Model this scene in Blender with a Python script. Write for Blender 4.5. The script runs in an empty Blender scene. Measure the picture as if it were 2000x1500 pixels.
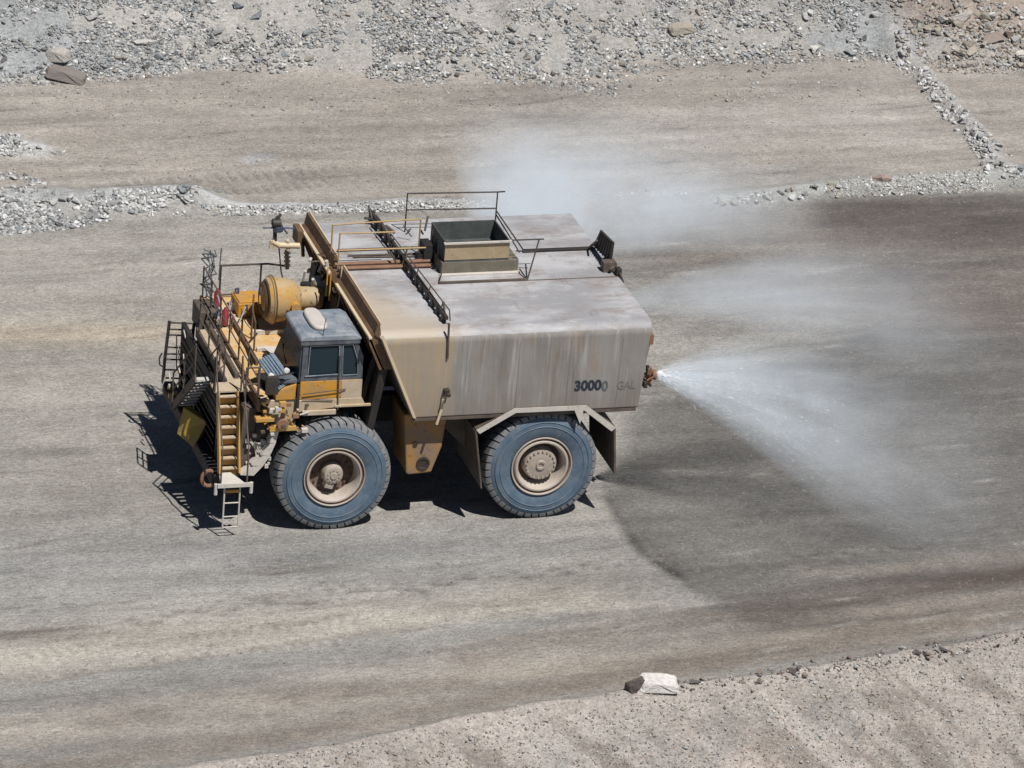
import bpy, math, random
import numpy as np
from mathutils import Vector, Matrix, Euler
R = math.radians
rng = np.random.default_rng(7); random.seed(7)
S = bpy.context.scene
COL = S.collection

# ------------------------------------------------------------------ camera
AZ, EL, ROLL, DIST, TX, TZ, FPX = R(17.92), R(23.732), R(4.698), 125.69, 5.235, 2.288, 9920.0
fw = np.array([math.sin(AZ)*math.cos(EL), math.cos(AZ)*math.cos(EL), -math.sin(EL)])
r0 = np.array([math.cos(AZ), -math.sin(AZ), 0.0]); u0 = np.cross(r0, fw)
rt = math.cos(ROLL)*r0 + math.sin(ROLL)*u0; up = -math.sin(ROLL)*r0 + math.cos(ROLL)*u0
CAM = np.array([TX, 3.0, TZ]) - fw*DIST
cd = bpy.data.cameras.new('camera'); cam = bpy.data.objects.new('camera', cd); COL.objects.link(cam)
M = Matrix.Identity(4)
for i in range(3):
    M[i][0], M[i][1], M[i][2], M[i][3] = rt[i], up[i], -fw[i], CAM[i]
cam.matrix_world = M
cd.sensor_width = 36; cd.lens = 36*FPX/2000; cd.clip_start = 1; cd.clip_end = 3000
S.camera = cam

def P(px, py, ax, v):
    """point where the sight line of photo pixel (px,py) meets the plane axis=v"""
    d = fw + rt*(px-1000)/FPX - up*(py-750)/FPX
    s = (v-CAM[ax])/d[ax]
    return tuple(CAM+d*s)

# ------------------------------------------------------------------ world, sun, exposure
SUN = Vector((0.20, -0.50, 1.0)).normalized()
el = math.asin(SUN.z); azm = math.atan2(SUN.x, SUN.y)
w = bpy.data.worlds.new('World'); S.world = w; w.use_nodes = True
nt = w.node_tree; bg = nt.nodes['Background']
sky = nt.nodes.new('ShaderNodeTexSky'); sky.sky_type = 'NISHITA'; sky.sun_disc = False
sky.sun_elevation = el; sky.sun_rotation = azm; sky.altitude = 3500; sky.air_density = .8; sky.dust_density = .4
nt.links.new(sky.outputs[0], bg.inputs[0]); bg.inputs[1].default_value = 0.05
ld = bpy.data.lights.new('sun', 'SUN'); lo = bpy.data.objects.new('sun', ld); COL.objects.link(lo)
ld.energy = 5.0; ld.angle = R(0.5); ld.color = (1.0, 0.965, 0.92)
lo.rotation_euler = SUN.to_track_quat('Z', 'Y').to_euler()
S.view_settings.view_transform = 'Standard'; S.view_settings.look = 'None'
S.view_settings.exposure = 0.0; S.view_settings.gamma = 1.0
S.render.engine = 'CYCLES'
S.cycles.use_denoising = True
S.cycles.volume_bounces = 2; S.cycles.diffuse_bounces = 2; S.cycles.max_bounces = 6; S.cycles.transparent_max_bounces = 12
S.cycles.volume_step_rate = 1.0; S.cycles.volume_max_steps = 160

# ------------------------------------------------------------------ materials
def mat_new(name):
    m = bpy.data.materials.new(name); m.use_nodes = True
    return m, m.node_tree, m.node_tree.nodes['Principled BSDF']

def N(nt, kind, **kw):
    n = nt.nodes.new(kind)
    for k, v in kw.items():
        if k.startswith('i_'):
            key = k[2:]; key = int(key) if key.isdigit() else key.replace('_', ' ')
            n.inputs[key].default_value = v
        else: setattr(n, k, v)
    return n

def mixc(nt, fac, a, b, mode='MIX'):
    n = nt.nodes.new('ShaderNodeMix'); n.data_type = 'RGBA'; n.blend_type = mode
    for sock, v in ((n.inputs[0], fac), (n.inputs[6], a), (n.inputs[7], b)):
        if isinstance(v, (int, float)): sock.default_value = v
        elif isinstance(v, tuple): sock.default_value = (*v, 1) if len(v) == 3 else v
        else: nt.links.new(v, sock)
    return n.outputs[2]

def mth(nt, op, a, b=None, clamp=False):
    n = nt.nodes.new('ShaderNodeMath'); n.operation = op; n.use_clamp = clamp
    for i, v in enumerate((a, b)):
        if v is None: continue
        if isinstance(v, (int, float)): n.inputs[i].default_value = v
        else: nt.links.new(v, n.inputs[i])
    return n.outputs[0]

def ramp(nt, v, a, b):
    n = nt.nodes.new('ShaderNodeMapRange'); n.clamp = True; n.interpolation_type = 'SMOOTHSTEP'
    nt.links.new(v, n.inputs[0]); n.inputs[1].default_value = a; n.inputs[2].default_value = b
    return n.outputs[0]

def noise(nt, scale, detail=4, vec=(1, 1, 1), rough=0.6, off=0.0):
    tc = nt.nodes.new('ShaderNodeTexCoord'); mp = nt.nodes.new('ShaderNodeMapping')
    mp.inputs['Scale'].default_value = vec; mp.inputs['Location'].default_value = (off, off*1.7, off*.3)
    nt.links.new(tc.outputs['Object'], mp.inputs[0])
    n = nt.nodes.new('ShaderNodeTexNoise'); n.inputs['Scale'].default_value = scale
    n.inputs['Detail'].default_value = detail; n.inputs['Roughness'].default_value = rough
    nt.links.new(mp.outputs[0], n.inputs['Vector'])
    return n.outputs['Fac']

def dusty(name, base, dust=(0.36, 0.29, 0.21), amt=0.5, rough=0.6, metal=0.0, sc=3.0, grime=0.35, bump=0.15):
    """paint or steel under patchy dust, grime spots and vertical run marks"""
    m, nt, b = mat_new(name)
    c = mixc(nt, mth(nt, 'MULTIPLY', ramp(nt, noise(nt, sc), 0.35, 0.7), amt), base, dust)
    c = mixc(nt, mth(nt, 'MULTIPLY', ramp(nt, noise(nt, sc*2.5, 5, (1, 1, .12), off=3), 0.5, 0.75), amt*.8), c, dust)
    g = tuple(x*0.25 for x in base)
    c = mixc(nt, mth(nt, 'MULTIPLY', ramp(nt, noise(nt, sc*4, 6, off=9), 0.56, 0.7), grime), c, g)
    nt.links.new(c, b.inputs['Base Color'])
    b.inputs['Roughness'].default_value = rough; b.inputs['Metallic'].default_value = metal
    bp = N(nt, 'ShaderNodeBump', i_Strength=bump, i_Distance=0.02)
    nt.links.new(noise(nt, sc*8, 3), bp.inputs['Height']); nt.links.new(bp.outputs[0], b.inputs['Normal'])
    return m

YEL = dusty('yellow paint', (0.50, 0.27, 0.04), (0.42, 0.34, 0.22), 0.6, .5)
YELB = dusty('bright yellow paint', (0.58, 0.27, 0.02), (0.36, 0.25, 0.13), 0.7, .45, grime=.55, sc=4)
DYEL = dusty('dusty ochre deck', (0.56, 0.34, 0.12), (0.58, 0.47, 0.33), 0.85, .75, grime=.45, sc=2)
BRN = dusty('brown weathered steel', (0.11, 0.062, 0.03), (0.19, 0.13, 0.075), 0.5, .7)
CREAM = dusty('cream flange paint', (0.60, 0.49, 0.33), (0.52, 0.43, 0.31), 0.4, .6, grime=.25)
DARK = dusty('dark greasy steel', (0.016, 0.014, 0.014), (0.045, 0.038, 0.032), 0.4, .7)
DKB = dusty('dark dusty steel', (0.075, 0.058, 0.048), (0.17, 0.13, 0.10), 0.5, .75)
BLK = dusty('black rail', (0.025, 0.022, 0.02), (0.09, 0.07, 0.05), 0.4, .6)
PALE = dusty('pale dusty steel', (0.50, 0.47, 0.43), (0.60, 0.55, 0.48), 0.5, .7)
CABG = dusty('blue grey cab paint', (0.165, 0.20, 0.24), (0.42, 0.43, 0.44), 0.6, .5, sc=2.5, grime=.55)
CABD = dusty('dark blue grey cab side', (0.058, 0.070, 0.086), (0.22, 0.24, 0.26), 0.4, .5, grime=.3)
TANB = dusty('dusty tan panel', (0.44, 0.34, 0.22), (0.50, 0.43, 0.34), 0.7, .75)
RED = dusty('red plastic', (0.26, 0.02, 0.04), (0.3, 0.12, 0.1), 0.3, .5)
BLUE = dusty('blue painted steel', (0.05, 0.06, 0.12), (0.15, 0.15, 0.2), 0.3, .5)
RIM = dusty('dusty wheel rim', (0.42, 0.36, 0.30), (0.52, 0.47, 0.42), 0.5, .6, sc=4, grime=.3)
RIMD = dusty('brown dirty wheel disc', (0.10, 0.062, 0.045), (0.22, 0.16, 0.13), 0.5, .8, sc=5)
HUBM = dusty('pinkish dust hub', (0.33, 0.275, 0.225), (0.44, 0.39, 0.335), 0.6, .75, sc=8, grime=.3)
RUST = dusty('rust orange steel', (0.20, 0.10, 0.06), (0.35, 0.22, 0.13), 0.4, .7)
BOXSHADE = dusty('shade-dark grey green box steel', (0.055, 0.065, 0.065), (0.13, 0.135, 0.12), 0.4, .65)  # hatch box walls out of the sun, their shade put into the colour
BOXM = dusty('khaki box steel', (0.33, 0.25, 0.15), (0.42, 0.34, 0.23), 0.5, .7)

def tyre_mat():
    m, nt, b = mat_new('dusty blue grey tyre rubber')
    c = mixc(nt, ramp(nt, noise(nt, 2.2, 5), .35, .7), (0.072, 0.116, 0.165), (0.118, 0.160, 0.208))
    c = mixc(nt, mth(nt, 'MULTIPLY', ramp(nt, noise(nt, 9, 5, off=4), .5, .72), .5), c, (0.19, 0.19, 0.185))
    nt.links.new(c, b.inputs['Base Color']); b.inputs['Roughness'].default_value = .72
    bp = N(nt, 'ShaderNodeBump', i_Strength=.25, i_Distance=0.02)
    nt.links.new(noise(nt, 25, 3), bp.inputs['Height']); nt.links.new(bp.outputs[0], b.inputs['Normal'])
    return m
TYRE = tyre_mat()
TREAD = dusty('grey dusty tread rubber', (0.14, 0.155, 0.17), (0.27, 0.255, 0.24), .7, .85, sc=6)

def tank_mat(side):
    m, nt, b = mat_new('weathered tank %s' % ('side' if side else 'top'))
    tc = nt.nodes.new('ShaderNodeTexCoord'); sp = nt.nodes.new('ShaderNodeSeparateXYZ')
    nt.links.new(tc.outputs['Object'], sp.inputs[0])
    if side:
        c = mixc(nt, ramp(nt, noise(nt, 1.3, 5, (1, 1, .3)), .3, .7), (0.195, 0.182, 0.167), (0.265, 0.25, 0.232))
        st = noise(nt, 7, 6, (1, 1, .045), .65, 2)           # long run marks down the plate
        c = mixc(nt, mth(nt, 'MULTIPLY', ramp(nt, st, .52, .72), .75), c, (0.40, 0.39, 0.375))
        st2 = noise(nt, 5, 6, (1, 1, .06), .7, 12)
        c = mixc(nt, mth(nt, 'MULTIPLY', ramp(nt, st2, .54, .68), .5), c, (0.15, 0.115, 0.085))
        c = mixc(nt, mth(nt, 'MULTIPLY', ramp(nt, noise(nt, 16, 6, (1, 1, .035), .7, 21), .52, .7), .5), c, (0.33, 0.30, 0.26))
        c = mixc(nt, mth(nt, 'MULTIPLY', ramp(nt, noise(nt, 2.2, 6, (1, 1, .25), .7, 31), .55, .7), .5), c, (0.27, 0.19, 0.12))
        tan = mixc(nt, ramp(nt, noise(nt, 5, 4, (1, 1, .1), off=7), .3, .7), (0.38, 0.29, 0.175), (0.31, 0.26, 0.205))
        xx = mth(nt, 'ADD', sp.outputs[0], mth(nt, 'MULTIPLY', noise(nt, 3, 3, (1, 1, .15)), .5))
        c = mixc(nt, mth(nt, 'MULTIPLY', mth(nt, 'SUBTRACT', 1.0, ramp(nt, xx, 2.7, 3.25)), .85), c, tan)
        # darker mud band splashed along the lower edge
        c = mixc(nt, mth(nt, 'MULTIPLY', mth(nt, 'SUBTRACT', 1.0, ramp(nt, mth(nt, 'ADD', sp.outputs[2], mth(nt, 'MULTIPLY', noise(nt, 6, 4, (1, 1, .1)), .8)), 3.25, 4.2)), .45), c, (0.20, 0.165, 0.14))
    else:
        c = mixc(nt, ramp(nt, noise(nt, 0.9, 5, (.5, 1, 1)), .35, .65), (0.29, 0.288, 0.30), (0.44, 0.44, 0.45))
        c = mixc(nt, mth(nt, 'MULTIPLY', ramp(nt, noise(nt, 1.9, 7, (.5, 1, 1), .75, 5), .47, .66), .85), c, (0.265, 0.222, 0.21))
        c = mixc(nt, mth(nt, 'MULTIPLY', ramp(nt, noise(nt, 4, 6, (.35, 1, 1), .7, 8), .54, .7), .6), c, (0.50, 0.50, 0.50))
        c = mixc(nt, mth(nt, 'MULTIPLY', ramp(nt, noise(nt, 3, 7, (1.4, .35, 1), .8, 18), .55, .68), .55), c, (0.19, 0.165, 0.15))
        xx = mth(nt, 'ADD', sp.outputs[0], mth(nt, 'MULTIPLY', sp.outputs[1], .55))
        xx = mth(nt, 'ADD', xx, mth(nt, 'MULTIPLY', noise(nt, 1.5, 4), 1.2))
        c = mixc(nt, mth(nt, 'MULTIPLY', mth(nt, 'SUBTRACT', 1.0, ramp(nt, xx, 2.4, 4.0)), .8), c, (0.46, 0.385, 0.29))
    nt.links.new(c, b.inputs['Base Color'])
    b.inputs['Roughness'].default_value = .62; b.inputs['Metallic'].default_value = 0.0
    bp = N(nt, 'ShaderNodeBump', i_Strength=.35, i_Distance=.04)
    nt.links.new(noise(nt, 1.6, 3, off=6), bp.inputs['Height']); nt.links.new(bp.outputs[0], b.inputs['Normal'])
    return m
TSIDE, TTOP = tank_mat(True), tank_mat(False)

def glass_mat():
    m, nt, b = mat_new('dark tinted cab glass')
    b.inputs['Base Color'].default_value = (0.022, 0.036, 0.048, 1); b.inputs['Roughness'].default_value = .22  # bluish base colour stands for sky reflected in the panes
    b.inputs['IOR'].default_value = 1.4; b.inputs['Specular IOR Level'].default_value = .22
    tr = N(nt, 'ShaderNodeBsdfTransparent'); tr.inputs[0].default_value = (.55, .6, .6, 1)
    mx = N(nt, 'ShaderNodeMixShader', i_0=.08)
    nt.links.new(b.outputs[0], mx.inputs[1]); nt.links.new(tr.outputs[0], mx.inputs[2])
    nt.links.new(mx.outputs[0], nt.nodes['Material Output'].inputs[0])
    return m
GLASS = glass_mat()
def plain(name, c, rough=.5, metal=0.):
    m, nt, b = mat_new(name); b.inputs['Base Color'].default_value = (*c, 1)
    b.inputs['Roughness'].default_value = rough; b.inputs['Metallic'].default_value = metal
    nt.links.new(mixc(nt, ramp(nt, noise(nt, 14, 4), .35, .7), c, tuple(x*.75 for x in c)), b.inputs['Base Color'])
    return m
LAMP = plain('headlight lens', (.75, .75, .72), .12)
MIRR = plain('mirror glass', (.8, .82, .85), .05, 1.0)
PAINTD = plain('dark navy number paint', (0.022, 0.03, 0.05), .7)
PAINTF = plain('faded number paint', (0.115, 0.13, 0.145), .8)
PAINTFF = plain('almost worn off number paint', (0.185, 0.18, 0.175), .8)

def rock_mat():
    m, nt, b = mat_new('broken rock')
    a = N(nt, 'ShaderNodeAttribute', attribute_name='rc', attribute_type='GEOMETRY')
    oi = N(nt, 'ShaderNodeObjectInfo')
    n1 = ramp(nt, noise(nt, 5, 5), .3, .7)
    c = mixc(nt, mth(nt, 'MULTIPLY', n1, .35), a.outputs['Color'], (.18, .17, .16))
    nt.links.new(c, b.inputs['Base Color']); b.inputs['Roughness'].default_value = .9
    return m
ROCKM = rock_mat()
def rock_obj_mat():
    m, nt, b = mat_new('broken rock boulder')
    oi = N(nt, 'ShaderNodeObjectInfo')
    n1 = ramp(nt, noise(nt, 3.5, 6), .3, .7)
    c = mixc(nt, mth(nt, 'MULTIPLY', n1, .4), oi.outputs['Color'], (.17, .155, .145))
    nt.links.new(c, b.inputs['Base Color']); b.inputs['Roughness'].default_value = .9
    bp = N(nt, 'ShaderNodeBump', i_Strength=.5, i_Distance=.06)
    nt.links.new(noise(nt, 6, 5), bp.inputs['Height']); nt.links.new(bp.outputs[0], b.inputs['Normal'])
    return m
ROCKO = rock_obj_mat()

# ------------------------------------------------------------------ mesh helpers
class MB:
    def __init__(s): s.v = []; s.f = []; s.m = []
    def add(s, vs, fs, mi=0):
        o = len(s.v); s.v += [tuple(v) for v in vs]; s.f += [tuple(i+o for i in f) for f in fs]; s.m += [mi]*len(fs); return s
    def box(s, x0, x1, y0, y1, z0, z1, mi=0):
        vs = [(x, y, z) for x in (x0, x1) for y in (y0, y1) for z in (z0, z1)]
        return s.add(vs, [(0, 1, 3, 2), (4, 6, 7, 5), (0, 4, 5, 1), (2, 3, 7, 6), (0, 2, 6, 4), (1, 5, 7, 3)], mi)
    def tube(s, pts, r, n=8, mi=0, r2=None):
        pts = [Vector(p) for p in pts]
        for k in range(len(pts)-1):
            a, b = pts[k], pts[k+1]; d = (b-a)
            if d.length < 1e-6: continue
            d.normalize(); q = d.to_track_quat('Z', 'Y'); ra = r; rb = r2 if r2 is not None else r
            ring = []
            for p, rr in ((a-d*r*.3, ra), (b+d*r*.3, rb)):
                for i in range(n):
                    t = 2*math.pi*i/n; ring.append(p + q @ Vector((rr*math.cos(t), rr*math.sin(t), 0)))
            s.add(ring, [(i, (i+1) % n, n+(i+1) % n, n+i) for i in range(n)] + [tuple(range(n-1, -1, -1)), tuple(range(n, 2*n))], mi)
        return s
    def beam(s, a, b, w, h, upv=(0, 0, 1), mi=0):
        a, b = Vector(a), Vector(b); d = (b-a).normalized(); u = Vector(upv); sd = d.cross(u).normalized(); u = sd.cross(d)
        vs = [p + sd*w/2*i + u*h/2*j for p in (a, b) for i in (-1, 1) for j in (-1, 1)]
        return s.add(vs, [(0, 1, 3, 2), (4, 6, 7, 5), (0, 4, 5, 1), (2, 3, 7, 6), (0, 2, 6, 4), (1, 5, 7, 3)], mi)
    def lathe(s, prof, c, axis='Y', n=48, mi=0, sgn=1, closed=False):
        """prof: list of (offset along axis, radius)"""
        vs = []
        for (a, r) in prof:
            for i in range(n):
                t = 2*math.pi*i/n; p, q = r*math.cos(t), r*math.sin(t)
                vs.append((c[0]+p, c[1]+a*sgn, c[2]+q) if axis == 'Y' else ((c[0]+a*sgn, c[1]+p, c[2]+q) if axis == 'X' else (c[0]+p, c[1]+q, c[2]+a*sgn)))
        m = len(prof); fs = []
        for k in range(m if closed else m-1):
            k2 = (k+1) % m
            fs += [(k*n+i, k*n+(i+1) % n, k2*n+(i+1) % n, k2*n+i) for i in range(n)]
        return s.add(vs, fs, mi)
    def prism(s, poly, ax, a, b, mi=0):
        """poly of 2D points in the plane normal to axis ax, from a to b"""
        def v3(p, t): l = list(p); l.insert(ax, t); return tuple(l)
        n = len(poly); vs = [v3(p, a) for p in poly]+[v3(p, b) for p in poly]
        return s.add(vs, [(i, (i+1) % n, n+(i+1) % n, n+i) for i in range(n)]+[tuple(range(n-1, -1, -1)), tuple(range(n, 2*n))], mi)
    def quad(s, pts, th, mi=0):
        """thin plate through four points"""
        p = [Vector(q) for q in pts]; nn = (p[1]-p[0]).cross(p[3]-p[0]).normalized()*th
        k = len(p)
        vs = [q-nn/2 for q in p]+[q+nn/2 for q in p]
        return s.add(vs, [tuple(range(k-1, -1, -1)), tuple(range(k, 2*k))]+[(i, (i+1) % k, k+(i+1) % k, k+i) for i in range(k)], mi)
    def build(s, name, mats, parent=None, bevel=0, smooth=False, seg=2):
        me = bpy.data.meshes.new(name); me.from_pydata(s.v, [], s.f)
        for m in (mats if isinstance(mats, (list, tuple)) else [mats]): me.materials.append(m)
        me.polygons.foreach_set('material_index', s.m); me.update()
        import bmesh
        b = bmesh.new(); b.from_mesh(me); bmesh.ops.recalc_face_normals(b, faces=b.faces); b.to_mesh(me); b.free()
        if smooth:
            me.polygons.foreach_set('use_smooth', [True]*len(me.polygons))
            try: me.set_sharp_from_angle(angle=R(35))
            except Exception: pass
        o = bpy.data.objects.new(name, me); COL.objects.link(o)
        if bevel:
            md = o.modifiers.new('bevel', 'BEVEL'); md.width = bevel; md.segments = seg; md.limit_method = 'ANGLE'; md.angle_limit = R(30)
        if parent is not None: o.parent = parent
        return o
def build_each(s, name, mats, parent=None, **kw):
    """one object for every connected (or touching) group of added solids"""
    n = len(s.v); par = list(range(n))
    def fd(a):
        while par[a] != a: par[a] = par[par[a]]; a = par[a]
        return a
    for f in s.f:
        for i in f[1:]: par[fd(i)] = fd(f[0])
    V = np.array(s.v); roots = {}
    for i in range(n): roots.setdefault(fd(i), []).append(i)
    bx = {r_: (V[ix].min(0)-.01, V[ix].max(0)+.01) for r_, ix in roots.items()}
    ks = list(bx)
    for i, a in enumerate(ks):
        for b in ks[i+1:]:
            if (bx[a][0] <= bx[b][1]).all() and (bx[b][0] <= bx[a][1]).all(): par[fd(b)] = fd(a)
    out = {}
    for fi, f in enumerate(s.f): out.setdefault(fd(f[0]), []).append(fi)
    for fl in out.values():
        m_ = MB(); mp = {}
        for fi in fl:
            for i in s.f[fi]:
                if i not in mp: mp[i] = len(m_.v); m_.v.append(s.v[i])
            m_.f.append(tuple(mp[i] for i in s.f[fi])); m_.m.append(s.m[fi])
        m_.build(name, mats, parent, **kw)
MB.build_each = build_each
def tag(o, label=None, cat=None, group=None, kind=None):
    for k, v in (('label', label), ('category', cat), ('group', group), ('kind', kind)):
        if v: o[k] = v
    return o

# ------------------------------------------------------------------ terrain
def vnoise(x, y, s, seed, sx=1, sy=1):
    g = np.random.default_rng(seed).random((97, 97))
    u = x/(s*sx)+500.3; v = y/(s*sy)+500.7
    i = np.floor(u).astype(int); j = np.floor(v).astype(int); a = u-i; b = v-j
    a = a*a*(3-2*a); b = b*b*(3-2*b)
    f = lambda p, q: g[p % 97, q % 97]
    return (f(i, j)*(1-a)+f(i+1, j)*a)*(1-b)+(f(i, j+1)*(1-a)+f(i+1, j+1)*a)*b
def fbm(x, y, s, seed, o=4, sx=1, sy=1):
    t = 0; amp = 1; tot = 0
    for k in range(o): t = t+amp*vnoise(x, y, s/2**k, seed+k, sx, sy); tot += amp; amp *= .55
    return t/tot
def gp(pts): return np.array([P(a, b, 2, 0.0)[:2] for a, b in pts])
def dline(x, y, pl):
    """distance to polyline, signed side (+ = left of direction), parameter 0..1"""
    best = np.full(x.shape, 1e9); sd = np.zeros(x.shape); tt = np.zeros(x.shape)
    L = np.hypot(*np.diff(pl, axis=0).T); cum = np.r_[0, np.cumsum(L)]
    for k in range(len(pl)-1):
        ax, ay = pl[k]; dx, dy = pl[k+1]-pl[k]
        t = np.clip(((x-ax)*dx+(y-ay)*dy)/(dx*dx+dy*dy), 0, 1)
        d = np.hypot(x-ax-t*dx, y-ay-t*dy); s = np.sign(dx*(y-ay)-dy*(x-ax))
        m = d < best; best = np.where(m, d, best); sd = np.where(m, s, sd); tt = np.where(m, (cum[k]+t*L[k])/cum[-1], tt)
    return best, sd, tt
def inpoly(x, y, pl):
    c = np.zeros(x.shape, bool); n = len(pl)
    for i in range(n):
        x1, y1 = pl[i]; x2, y2 = pl[(i+1) % n]
        cond = ((y1 > y) != (y2 > y)) & (x < (x2-x1)*(y-y1)/(y2-y1+1e-12)+x1); c ^= cond
    return c
def pmask(x, y, pl, soft):
    d, _, _ = dline(x, y, np.vstack([pl, pl[:1]])); s = np.where(inpoly(x, y, pl), d, -d)
    return np.clip(.5+s/(2*soft), 0, 1)
def smooth(t): t = np.clip(t, 0, 1); return t*t*(3-2*t)

TOE = gp([(-3000, 420), (-300, 185), (0, 168), (250, 158), (420, 140), (800, 158), (1100, 150), (1200, 130), (1400, 118), (1700, 112), (1850, 140), (2000, 142), (2300, 150), (5000, 100)])
EDGE = gp([(-3000, 2250), (350, 1500), (620, 1465), (880, 1408), (1000, 1387), (1230, 1350), (1480, 1322), (1700, 1288), (2000, 1238), (5000, 760)])
BL = gp([(-900, 430), (-200, 415), (0, 402), (150, 402), (270, 398), (370, 392)])                   # left windrow
BM = gp([(330, 400), (480, 408), (640, 409), (790, 400), (900, 402)])        # thin white ridge
BR = gp([(1400, 395), (1500, 388), (1640, 368), (1800, 360), (1940, 352), (2010, 345)])     # right windrow
BD = gp([(1740, 100), (1790, 130), (1840, 190), (1890, 240), (1930, 295), (1975, 345)])     # line of stones down the slope
BT = gp([(-300, 275), (-60, 275), (0, 280), (30, 290), (60, 296)])
def height(x, y):
    x = np.asarray(x, float); y = np.asarray(y, float)
    d, s, _ = dline(x, y, TOE)
    up_ = np.where(s > 0, d, 0)
    z = np.minimum(up_*.62, 9.0)*smooth(up_/1.2+.2)*(up_ > 0)
    z = z + (fbm(x, y, 2.2, 11)-.5)*np.clip(up_, 0, 1.5)*.9
    d, s, _ = dline(x, y, EDGE)
    dn = np.where(s < 0, d, 0)
    z = z - np.minimum(np.maximum(dn-.15, 0)*.52, 14.0) + (fbm(x+.5*y, y, .8, 5, 5, 1, 3.5)-.5)*.16*np.clip(dn/1.0, 0, 1)
    z = z + .16*np.exp(-(((np.where(s > 0, d, -d))+.25)/.28)**2)*(.5+vnoise(x, y, .6, 99))
    for pl, h, wd in ((BL, .42, .9), (BM, .16, .35), (BR, .18, .6), (BD, .22, .35), (BT, .25, .55)):
        d, s, t = dline(x, y, pl)
        z = z + h*np.exp(-(d/wd)**2)*(.7+.6*vnoise(x, y, .7, 33))
    z = z + (fbm(x, y, .5, 21, 3)-.5)*.03 + (fbm(x, y, 3.0, 41, 3, 3, 1)-.5)*.05
    # keep the haul road flat under the truck
    return z
def ray_hit(px, py):
    px = np.asarray(px, float); py = np.asarray(py, float)
    d = fw[None]+rt[None]*((px-1000)/FPX)[:, None]-up[None]*((py-750)/FPX)[:, None]
    z = np.zeros(len(px))
    for _ in range(14):
        s = (z-CAM[2])/d[:, 2]; X = CAM+d*s[:, None]; z = .5*z+.5*height(X[:, 0], X[:, 1])
    s = (z-CAM[2])/d[:, 2]
    return CAM+d*s[:, None]

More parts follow.
